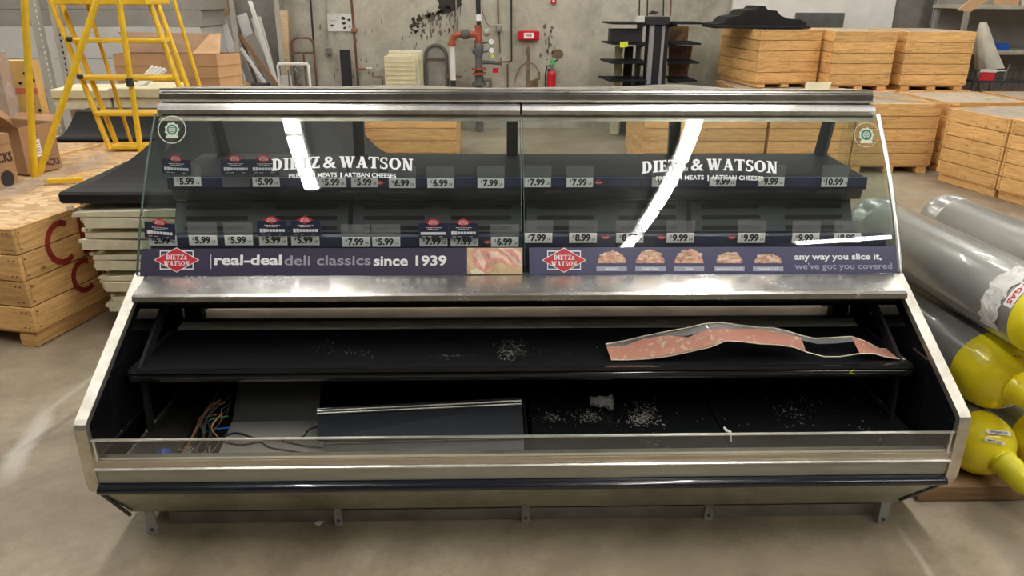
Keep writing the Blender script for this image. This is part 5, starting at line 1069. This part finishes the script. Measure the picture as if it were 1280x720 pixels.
# wall pipes, conduit, sign
def wall_pipe(name, label, pts, r, mat, Y=9.45, extra=None):
    P = [at(x, y, Y=Y) for x, y in pts]; return solo(name, MB().tube(P, r, 8), M[mat], label, 'pipe', org=P[0])
wall_pipe('cable', 'dark cable running down the wall beside the brown hand truck', [(387.5, -8), (396, 108), (396.5, 140)], .012, 'ink', 9.46)
t = thing('conduit', 'thin grey conduit ending in a small junction box under the paper sign', 'conduit', at(408, 0, Y=9.47)); part('tube', MB().tube([at(407, -8, Y=9.47), at(409.5, 60, Y=9.47)], .009, 8), M['galv'], t); part('junction_box', MB().box(at(411, 63.5, Y=9.46), (.075, .06, .075), .006), M['galv'], t)
t = thing('copper_pipe', 'reddish-brown pipe down the wall over the paper sign with a side branch', 'pipe', at(443, 50, Y=9.44)); part('riser', MB().tube([at(438.5, -8, Y=9.44), at(447.5, 102, Y=9.44), at(449, 140, Y=9.44)], .0145, 10), M['brownpipe'], t)
part('clamp', MB().box(at(443, 38, Y=9.44), (.07, .05, .05), .008), M['copper'], t); part('branch', MB().tube([at(447, 86, Y=9.44), at(464, 86, Y=9.44)], .012, 8), M['copper'], t); part('branch_end', MB().tube([at(458, 85.5, Y=9.44), at(465, 85.5, Y=9.44)], .014, 8), M['white'], t)
wall_pipe('bent_rod', 'small bent brown rod on the wall between pipe and yellow sheets', [(466, 90), (466, 96), (478, 96), (478, 107)], .007, 'rust')
t = thing('paper_sign', 'white paper notice with small dark pictures on the wall between the pipes', 'sign', at(425, 28, Y=9.49)); A, B = at(410, 39, Y=9.49), at(440.5, 17, Y=9.49); part('sheet', MB().box(((A.x+B.x)/2, 9.49, (A.z+B.z)/2), (B.x-A.x, .008, B.z-A.z)), M['white'], t)
mb = MB(); random.seed(31)
for (x, y, r_) in ((415, 32, 2), (429, 23, 2.4), (430, 29, 2), (436, 25, 1.5), (431, 35, 1.8), (422, 22, 1), (437, 33, 1.2)): mb.poly([at(x+r_*1.3*math.cos(a)*random.uniform(.7, 1.2), y+r_*math.sin(a)*random.uniform(.6, 1.1), Y=9.485) for a in [2*PI*k/8 for k in range(8)]], .002, (0, -1, 0))
for (x0, x1, y) in ((412, 416, 18.8), (418, 426, 19), (412, 421, 25), (412, 420, 27)): mb.bar(at(x0, y, Y=9.484), at(x1, y, Y=9.484), .006, .002)
part('pictures', mb, M['ink'], t)
q = at(431, 62, Y=9.38); solo('black_board', MB().box((q.x, 9.38, q.z/2+.001), (.118, .06, q.z-.002), .006), M['ink'], 'narrow black upright panel leaning at the wall below the paper sign', 'panel')
mb_l = [('front cream ribbed sheet', 480, 519, 70, 9.10), ('second cream sheet just behind', 484, 523, 68, 9.16), ('third cream sheet', 486, 526, 65, 9.22), ('rearmost cream sheet, standing highest', 486, 528, 63, 9.28)]
for i, (lb_, x0, x1, y, Y) in enumerate(mb_l):
    A, B = at(x0, y, Y=Y), at(x1, y, Y=Y); mb = MB().box(((A.x+B.x)/2, Y, A.z/2), (B.x-A.x, .03, A.z), .003)
    if i == 0:
        for k in range(9): mb.box(((A.x+B.x)/2, Y-.018, A.z-.06-k*.05), (B.x-A.x-.02, .006, .006))
    solo('upright_sheet', mb, M['paleyel' if i % 2 == 0 else 'cream'], lb_+' of the upright stack at the wall', 'sheet', 'upright cream sheets at the wall')
# sprinkler riser assembly
t = thing('sprinkler_riser', 'red and grey fire sprinkler riser with valves and gauges on the wall', 'pipework', at(600, 60, Y=9.25)*1.0); t.location.z = 0; ORG[t.name] = Vector(t.location); SY = 9.22; P = lambda x, y, dy=0: at(x, y, Y=SY+dy)
part('upper_pipe', MB().tube([P(597.5, -10), P(598, 18)], .028, 14), M['ink'], t); part('white_band', MB().tube([P(598, 18), P(598.3, 26)], .0295, 14), M['wht'], t)
part('mid_pipe', MB().tube([P(598.3, 26), P(598.5, 33)], .026, 14), M['ink'], t)
part('tee', MB().tube([P(598, 32), P(598.3, 53)], .038, 16).tube([P(588, 43), P(598, 43)], .036, 14), M['redpipe'], t)
for y in (33, 52): part('collar', MB().tube([P(598, y-1.5), P(598, y+1.5)], .048, 16), M['redpipe'], t)
part('coupling', MB().tube([P(576, 43), P(578, 43), P(578.1, 43), P(585, 43), P(585.1, 43), P(588, 43)], [.04, .04, .055, .055, .042, .042], 16), M['castgrey'], t)
part('elbow', MB().tube([P(576, 43), P(571, 43.5), P(567, 46), P(565.3, 50), P(565, 55)], .036, 16), M['redpipe'], t); part('elbow_collar', MB().tube([P(565, 54), P(565, 57)], .046, 16), M['redpipe'], t)
part('drop_pipe', MB().tube([P(565, 57), P(566.5, 100)], .034, 14), M['white'], t); part('drop_pipe_lower', MB().tube([P(566.5, 100), (P(566.5, 100).x, SY, .02)], .03, 14), M['ink'], t); part('hanger_clamp', MB().bar(P(556, 96), P(578, 96), .02, .03), M['rust'], t)
part('valve_body', MB().tube([P(598, 53), P(598.2, 58), P(598.5, 66), P(598.5, 72)], [.04, .06, .055, .036], 16), M['castgrey'], t); part('side_valve', MB().tube([P(590, 64), P(594, 62), P(598, 62)], .035, 12), M['castgrey'], t)
part('valve_pipe', MB().tube([P(598.5, 72), P(598.7, 86)], .042, 16), M['castgrey'], t)
for y in (86, 92): part('flange', MB().tube([P(598.7, y-1.2), P(598.8, y+1.2)], .082, 22), M['redpipe'], t)
part('flange_pipe', MB().tube([P(598.8, 87), P(599, 104), (P(599, 104).x, SY, .02)], .05, 16), M['castgrey'], t); part('lower_flange', MB().tube([P(599, 103), P(599, 107)], .085, 22), M['castgrey'], t)
for (x, y) in ((614, 52), (614.5, 63)):
    g = part('gauge', MB().lathe([(.036, 0), (.038, .006), (.038, .03), (.0001, .03)], 22, 0, P(x, y, -.08), (0, 1, 0)), M['castgrey'], t); part('dial', MB().lathe([(.032, 0), (.0001, .0005)], 22, 0, P(x, y, -.082), (0, 1, 0)), M['wht'], g); part('needle', MB().bar(P(x, y, -.085), P(x+1.6, y-1.8, -.085), .004, .002), M['ink'], g)
    part('gauge_pipe', MB().tube([P(x, y, -.04), P(604, y+2, -.02), P(600, y+3)], .009, 8), M['castgrey'], t)
part('bell', MB().lathe([(.0001, -.03), (.03, -.025), (.045, 0), (.045, .02), (.0001, .03)], 18, 0, P(608.5, 40.5, -.02), (0, 1, 0)), M['rackgrey'], t)
part('side_branch', MB().tube([P(600, 78), P(612, 78), P(624, 79), P(626, 77)], .022, 12), M['castgrey'], t); part('hand_wheel', MB().tube([P(626.5, 77-4.8*math.cos(a), 0)+Vector((0, .05*math.sin(a), 0)) for a in [2*PI*k/14 for k in range(14)]], .008, 6, closed=True), M['redpipe'], t)
part('branch_end', MB().tube([P(628, 77.5), P(639, 77)], .010, 8), M['rust'], t); part('red_tag', MB().box(P(619.5, 88, -.05), (.07, .01, .055)), M['extred'], t); part('yellow_tag', MB().box(P(615.5, 70, -.06), (.03, .008, .04)), M['tagyel'], t)
part('drain_pipe', MB().tube([P(604, 100, -.02), P(613, 100, -.02), P(613, 110, -.02)], .02, 10), M['castgrey'], t)
part('wire_loop', MB().tube([P(602, -8, .05), P(603, 15, .05), P(608, 28, .02), P(612, 33, .05), P(622, 33, .1)], .005, 6), M['rust'], t)
t = thing('conduit', 'thin conduit with a square grey switch box right of the sprinkler riser', 'conduit', at(622, 20, Y=9.46)); part('tube', MB().tube([at(622, -8, Y=9.46), at(623, 30, Y=9.46)], .009, 8), M['rust'], t); part('switch_box', MB().box(at(623.5, 35, Y=9.45), (.075, .07, .08), .01), M['galv'], t); part('lower_tube', MB().tube([at(624, 40, Y=9.46), at(625, 66, Y=9.46)], .007, 8), M['rust'], t)
wall_pipe('pipe', 'dark vertical pipe halfway between riser and red alarm box', [(639, -8), (639.5, 76), (635, 78)], .012, 'ink'); wall_pipe('pipe', 'short dark vertical pipe below the hand wheel', [(634.5, 80), (635, 120)], .010, 'rust')
wall_pipe('conduit', 'thin grey conduit above the elbow of the sprinkler riser', [(570, 0), (571, 40)], .007, 'galv', 9.46)
# alarm box, small sign, extinguisher
t = thing('alarm_box', 'red horizontal fire alarm box with white label on the concrete wall', 'alarm box', at(661, 44, Y=9.46)); A, B = at(648, 50, Y=9.46), at(674, 38.5, Y=9.46); part('housing', MB().box(((A.x+B.x)/2, 9.46, (A.z+B.z)/2), (B.x-A.x, .08, B.z-A.z), .01), M['extred'], t)
part('label_plate', MB().box(((A.x+B.x)/2, 9.417, (A.z+B.z)/2), ((B.x-A.x)*.48, .006, (B.z-A.z)*.6)), M['card'], t); mb = MB(); put_text(mb, 'FIRE', ((A.x+B.x)/2, 9.412, (A.z+B.z)/2-.015), (1, 0, 0), (0, 0, 1), width=.07, height=.03, align='c', bold=.02); part('lettering', mb, M['extred'], t)
t = thing('fire_sign', 'small red sign with a white arrow above the fire extinguisher', 'sign', at(692, 0, Y=9.48)); A, B = at(688.5, 5, Y=9.48), at(695.5, -6, Y=9.48); part('plate', MB().box(((A.x+B.x)/2, 9.485, (A.z+B.z)/2), (B.x-A.x, .01, B.z-A.z)), M['extred'], t); part('arrow', MB().poly([at(690, .5, Y=9.475), at(694, .5, Y=9.475), at(692, 4, Y=9.475)], .002, (0, -1, 0)), M['wht'], t)
t = thing('fire_extinguisher', 'red fire extinguisher with a green tag hanging on the wall', 'fire extinguisher', at(689, 100, Y=9.38)); q = at(689, 110, Y=9.38); zt_ = at(689, 88, Y=9.38).z; z0_ = zt_-.42
part('tank', MB().lathe([(.045, z0_), (.052, z0_+.01), (.052, zt_-.04), (.04, zt_-.012), (.02, zt_)], 22, 0, (q.x, 9.38, 0)), M['extred'], t); part('label', MB().lathe([(.0527, zt_-.12), (.0527, zt_-.05)], 22, 0, (q.x, 9.38, 0)), M['extred'], t)
part('valve', MB().lathe([(.018, zt_), (.022, zt_+.05), (.012, zt_+.08)], 14, 0, (q.x, 9.38, 0)), M['galv'], t); part('handle', MB().bar((q.x-.02, 9.36, zt_+.09), (q.x+.06, 9.33, zt_+.12), .02, .012), M['ink'], t); part('hose', MB().tube([(q.x-.01, 9.37, zt_+.06), (q.x-.06, 9.36, zt_+.05), (q.x-.075, 9.36, zt_-.05), (q.x-.07, 9.37, zt_-.22)], .010, 8), M['ink'], t)
part('green_tag', MB().poly([at(687, 76, Y=9.30), at(690, 73.5, Y=9.30), at(695.5, 80, Y=9.30), at(692.5, 83, Y=9.30)], .004, (0, -1, 0)), M['taggreen'], t); part('wall_bracket', MB().box((q.x, 9.47, zt_-.05), (.08, .06, .12)), M['ink'], t)
# ------------------------------------------------------------ display rack at the wall
DY = 8.7
t = thing('display_rack', 'black and grey double-sided display rack with tilted shelves at the wall', 'rack', (at(820, 60, Y=DY).x, DY, 0)); T = lambda x, y, Y=DY: at(x, y, Y=Y)
def dbox(n, x0, y0, x1, y1, Y, dep, mat, z0=None, c=.003): A, B = at(x0, y1, Y=Y), at(x1, y0, Y=Y); za = A.z if z0 is None else z0; return part(n, MB().box(((A.x+B.x)/2, Y+dep/2, (za+B.z)/2), (abs(B.x-A.x), dep, B.z-za), c), M[mat], t)
dbox('column', 805, 31, 837, 110, DY+.01, .12, 'ink', 0.02); dbox('grey_column_face', 807, 31, 818.5, 110, DY, .02, 'columngrey', .03); dbox('grey_column_face', 822.5, 31, 832, 110, DY, .02, 'columngrey', .03)
dbox('top_box', 800, 21, 838, 31, DY-.03, .2, 'ink'); dbox('white_box', 796, 20, 806, 28, DY-.05, .1, 'white'); dbox('base', 800, 108, 840, 112, DY-.2, .6, 'ink', .0)
for x in (799, 809, 829, 838): A, B = T(x, 20), T(x+1.2 if x > 830 else x+.6, -10); part('top_post', MB().bar(A, B, .014, .014), M['ink'] if x != 838 else M['rust'], t)
for i, (y, xl_, xr_) in enumerate(((28, 757, 873), (53, 756, 870), (76, 754, 868), (98, 752, 865))):
    for s_, xx, x0 in ((-1, xl_, 806), (1, xr_, 836)):
        A, B = T(x0, y+3), T(xx, y-.5); X0, X1 = sorted((A.x, B.x)); mb = MB(); zf = A.z
        mb.poly([(X0, DY+.25, B.z), (X1, DY+.25, B.z), (X1-(.0 if s_ > 0 else .02), DY-.22, B.z-.0+(-.0)), (X0+(.06 if s_ < 0 else 0), DY-.22, B.z-.0)], .018, (0, 0, -1)); sh_ = part('shelf', mb, M['shelf'], t)
        part('bracket', MB().prism([(DY-.2, B.z-.02), (DY+.2, B.z-.02), (DY+.2, B.z-.07), (DY-.2, B.z-.035)], (X1-.05 if s_ < 0 else X0+.03), (X1-.03 if s_ < 0 else X0+.05)), M['ink'], sh_)
dbox('side_panel', 778, 58, 792, 110, DY+.22, .02, 'ink', .02); dbox('beige_panel', 766, 57, 779, 110, DY+.24, .02, 'paleyel', .02); dbox('grey_back_panel', 792, 32, 804, 110, DY+.2, .02, 'greyboard', .02)
solo('brown_cloth', MB().poly([at(836, 56, Y=DY+.18), at(866, 57, Y=DY+.18), at(858, 103, Y=DY+.18), at(836, 104, Y=DY+.18)], .015, (0, 1, 0)), M['rust'], 'dark brown sheet hanging behind the right shelves of the display rack', 'cloth')
solo('cardboard_piece', MB().box(at(848, 44, Y=DY+.33), (.22, .03, .2)), M['card3'], 'brown cardboard piece behind the top right shelf of the display rack', 'cardboard')
zs_ = T(780, 52.5).z; A, B = T(762, 50), T(800, 50); mb = MB(); xa_, xb_ = A.x, B.x; zs2 = zs_+.004
for (c_, d_) in ((((xa_+xb_)/2, DY-.1, zs2+.07), (xb_-xa_, .01, .13)), (((xa_+xb_)/2, DY+.1, zs2+.07), (xb_-xa_, .01, .13)), ((xa_, DY, zs2+.07), (.01, .2, .13)), ((xb_, DY, zs2+.07), (.01, .2, .13)), (((xa_+xb_)/2, DY, zs2+.006), (xb_-xa_, .2, .01))): mb.box(c_, d_)
t2 = thing('black_bin', 'black open bin with a neon yellow tag on the second left shelf of the rack', 'bin', (xa_, DY, zs2)); part('bin_body', mb, M['ink'], t2); part('neon_tag', MB().box(at(780, 55.5, Y=DY-.235), (.085, .006, .055), rot=Matrix.Rotation(-.1, 3, 'Y')), M['tagyel'], t2)
part('tag_clip', MB().bar(at(780, 52, Y=DY-.232), (at(780, 52, Y=DY).x, DY-.1, zs2+.02), .006, .004), M['ink'], t2)
solo('dark_gadget', MB().poly([at(810, 18, Y=DY-.03), at(816, 13.5, Y=DY-.03), at(824, 15, Y=DY-.03), at(818, 18.5, Y=DY-.03)], .05, (0, 1, 0)), M['ink'], 'small dark tilted device on top of the display rack', 'device')
# ------------------------------------------------------------ right background
q0, q1 = at(992, 37, Y=9.42), at(1055, 16, Y=9.42); solo('mottled_slab', MB().box(((q0.x+q1.x)/2, 9.41, q1.z/2), (q1.x-q0.x, .05, q1.z), .006), M['castgrey'], 'rough dark mottled slab leaning on the white panel behind the crates', 'slab')
RY = 8.6; X0 = at(1207, 20, Y=RY).x; X1 = X0+1.6
t = thing('storage_shelving', 'grey storage shelving with cartons at the right behind the crates', 'shelving', (X0, RY, 0))
zS = [at(1250, 9, Y=RY).z, at(1250, 66, Y=RY).z]
for x in (X0+.02, X1): part('upright', MB().box((x, RY+.02, 1.0), (.05, .05, 2.0), .004), M['greyboard'], t); part('upright', MB().box((x, RY+.6, 1.0), (.05, .05, 2.0), .004), M['greyboard'], t)
for z in zS: part('shelf_board', MB().box(((X0+X1)/2, RY+.31, z), (X1-X0+.06, .66, .04), .003), M['rackgrey'], t)
part('back_panel', MB().box(((X0+X1)/2, RY+.66, 1.0), (X1-X0, .02, 1.9)), M['greyboard'], t); part('lower_shelf', MB().box(((X0+X1)/2, RY+.31, .12), (X1-X0, .6, .03)), M['ink'], t)
for k in range(6): solo('small_carton', MB().box((X0+.55+.19*k, RY+.2, zS[0]+.02+.05), (.16, .2, .1), .005), M['paleboard' if k % 2 else 'card2'], ['first', 'second', 'third', 'fourth', 'fifth', 'sixth'][k]+' small pale carton from the left on the upper shelf at the top right', 'box', 'small cartons on the upper shelf')
solo('blue_box', MB().box(at(1253.5, 53, Y=RY+.1)+Vector((0, 0, -.004)), (.12, .1, .075), .004), M['blue'], 'small bright blue box on the middle shelf at the right', 'box')
z0_ = zS[1]+.02; bpy.data.objects['blue_box'].location.z += (z0_+.0375)-(at(1253.5, 53, Y=RY+.1).z-.004)
solo('cardboard_flap', MB().poly([at(1197, 13, Y=8.2), at(1213, 15, Y=8.2), at(1236, 0, Y=8.2), at(1216, -3, Y=8.2)], .012, (0, 1, .4)), M['card2'], 'bent cardboard flap sticking out at the upper shelf', 'cardboard')
# folded white canvas umbrella
t = thing('folded_umbrella', 'folded white canvas umbrella standing between the crates and the shelving', 'umbrella', at(1230, 60, Y=8.25)); top = at(1229, 28, Y=8.25); bot = at(1238, 88, Y=8.25); mb = MB(); rows = []
for k in range(9):
    s_ = k/8; c = top.lerp(bot, s_)+Vector((-.02*math.sin(s_*3), 0, 0)); r_ = .03+.12*s_**.8; rows.append([c+Vector(((r_*(1 if j % 2 else .72))*math.cos(2*PI*j/20), (r_*(1 if j % 2 else .72))*math.sin(2*PI*j/20), 0)) for j in range(21)])
mb.sheet(rows, .003); part('canopy', mb, M['canvas'], t); part('pole', MB().tube([top, (bot.x, 8.25, .02)], .014, 8), M['canvas'], t)
# wire trolley with red cloth
t = thing('wire_trolley', 'dark wire trolley with a red panel beside the folded umbrella', 'trolley', at(1240, 100, Y=8.05)); a, b = at(1216, 88, Y=8.0), at(1262, 80, Y=8.3)
for x in (a.x, a.x+.19, b.x): part('upright', MB().bar((x, 8.0, .05), (x+.03, 8.0, a.z), .012, .012), M['ink'], t)
part('tray', MB().box(((a.x+b.x)/2, 8.08, .74), (b.x-a.x, .3, .02)), M['ink'], t)
for k in range(10): part('grid_wire', MB().bar((a.x+(b.x-a.x)*k/9, 7.98, .62), (a.x+(b.x-a.x)*k/9+.01, 7.98, a.z-.01), .005, .005), M['castgrey'], t)
part('top_rail', MB().bar((a.x, 7.98, a.z), (b.x+.03, 7.98, a.z+.03), .014, .014), M['ink'], t); q = at(1234, 96, Y=7.95); part('red_panel', MB().box(q, (.15, .012, .09), rot=Matrix.Rotation(.12, 3, 'Y')), M['extred'], t); part('white_panel', MB().box(q+Vector((.0, 0, .06)), (.17, .012, .03)), M['white'], t)
part('arm', MB().tube([at(1250, 112, Y=7.96), at(1263, 80, Y=7.96)], .01, 6), M['castgrey'], t)
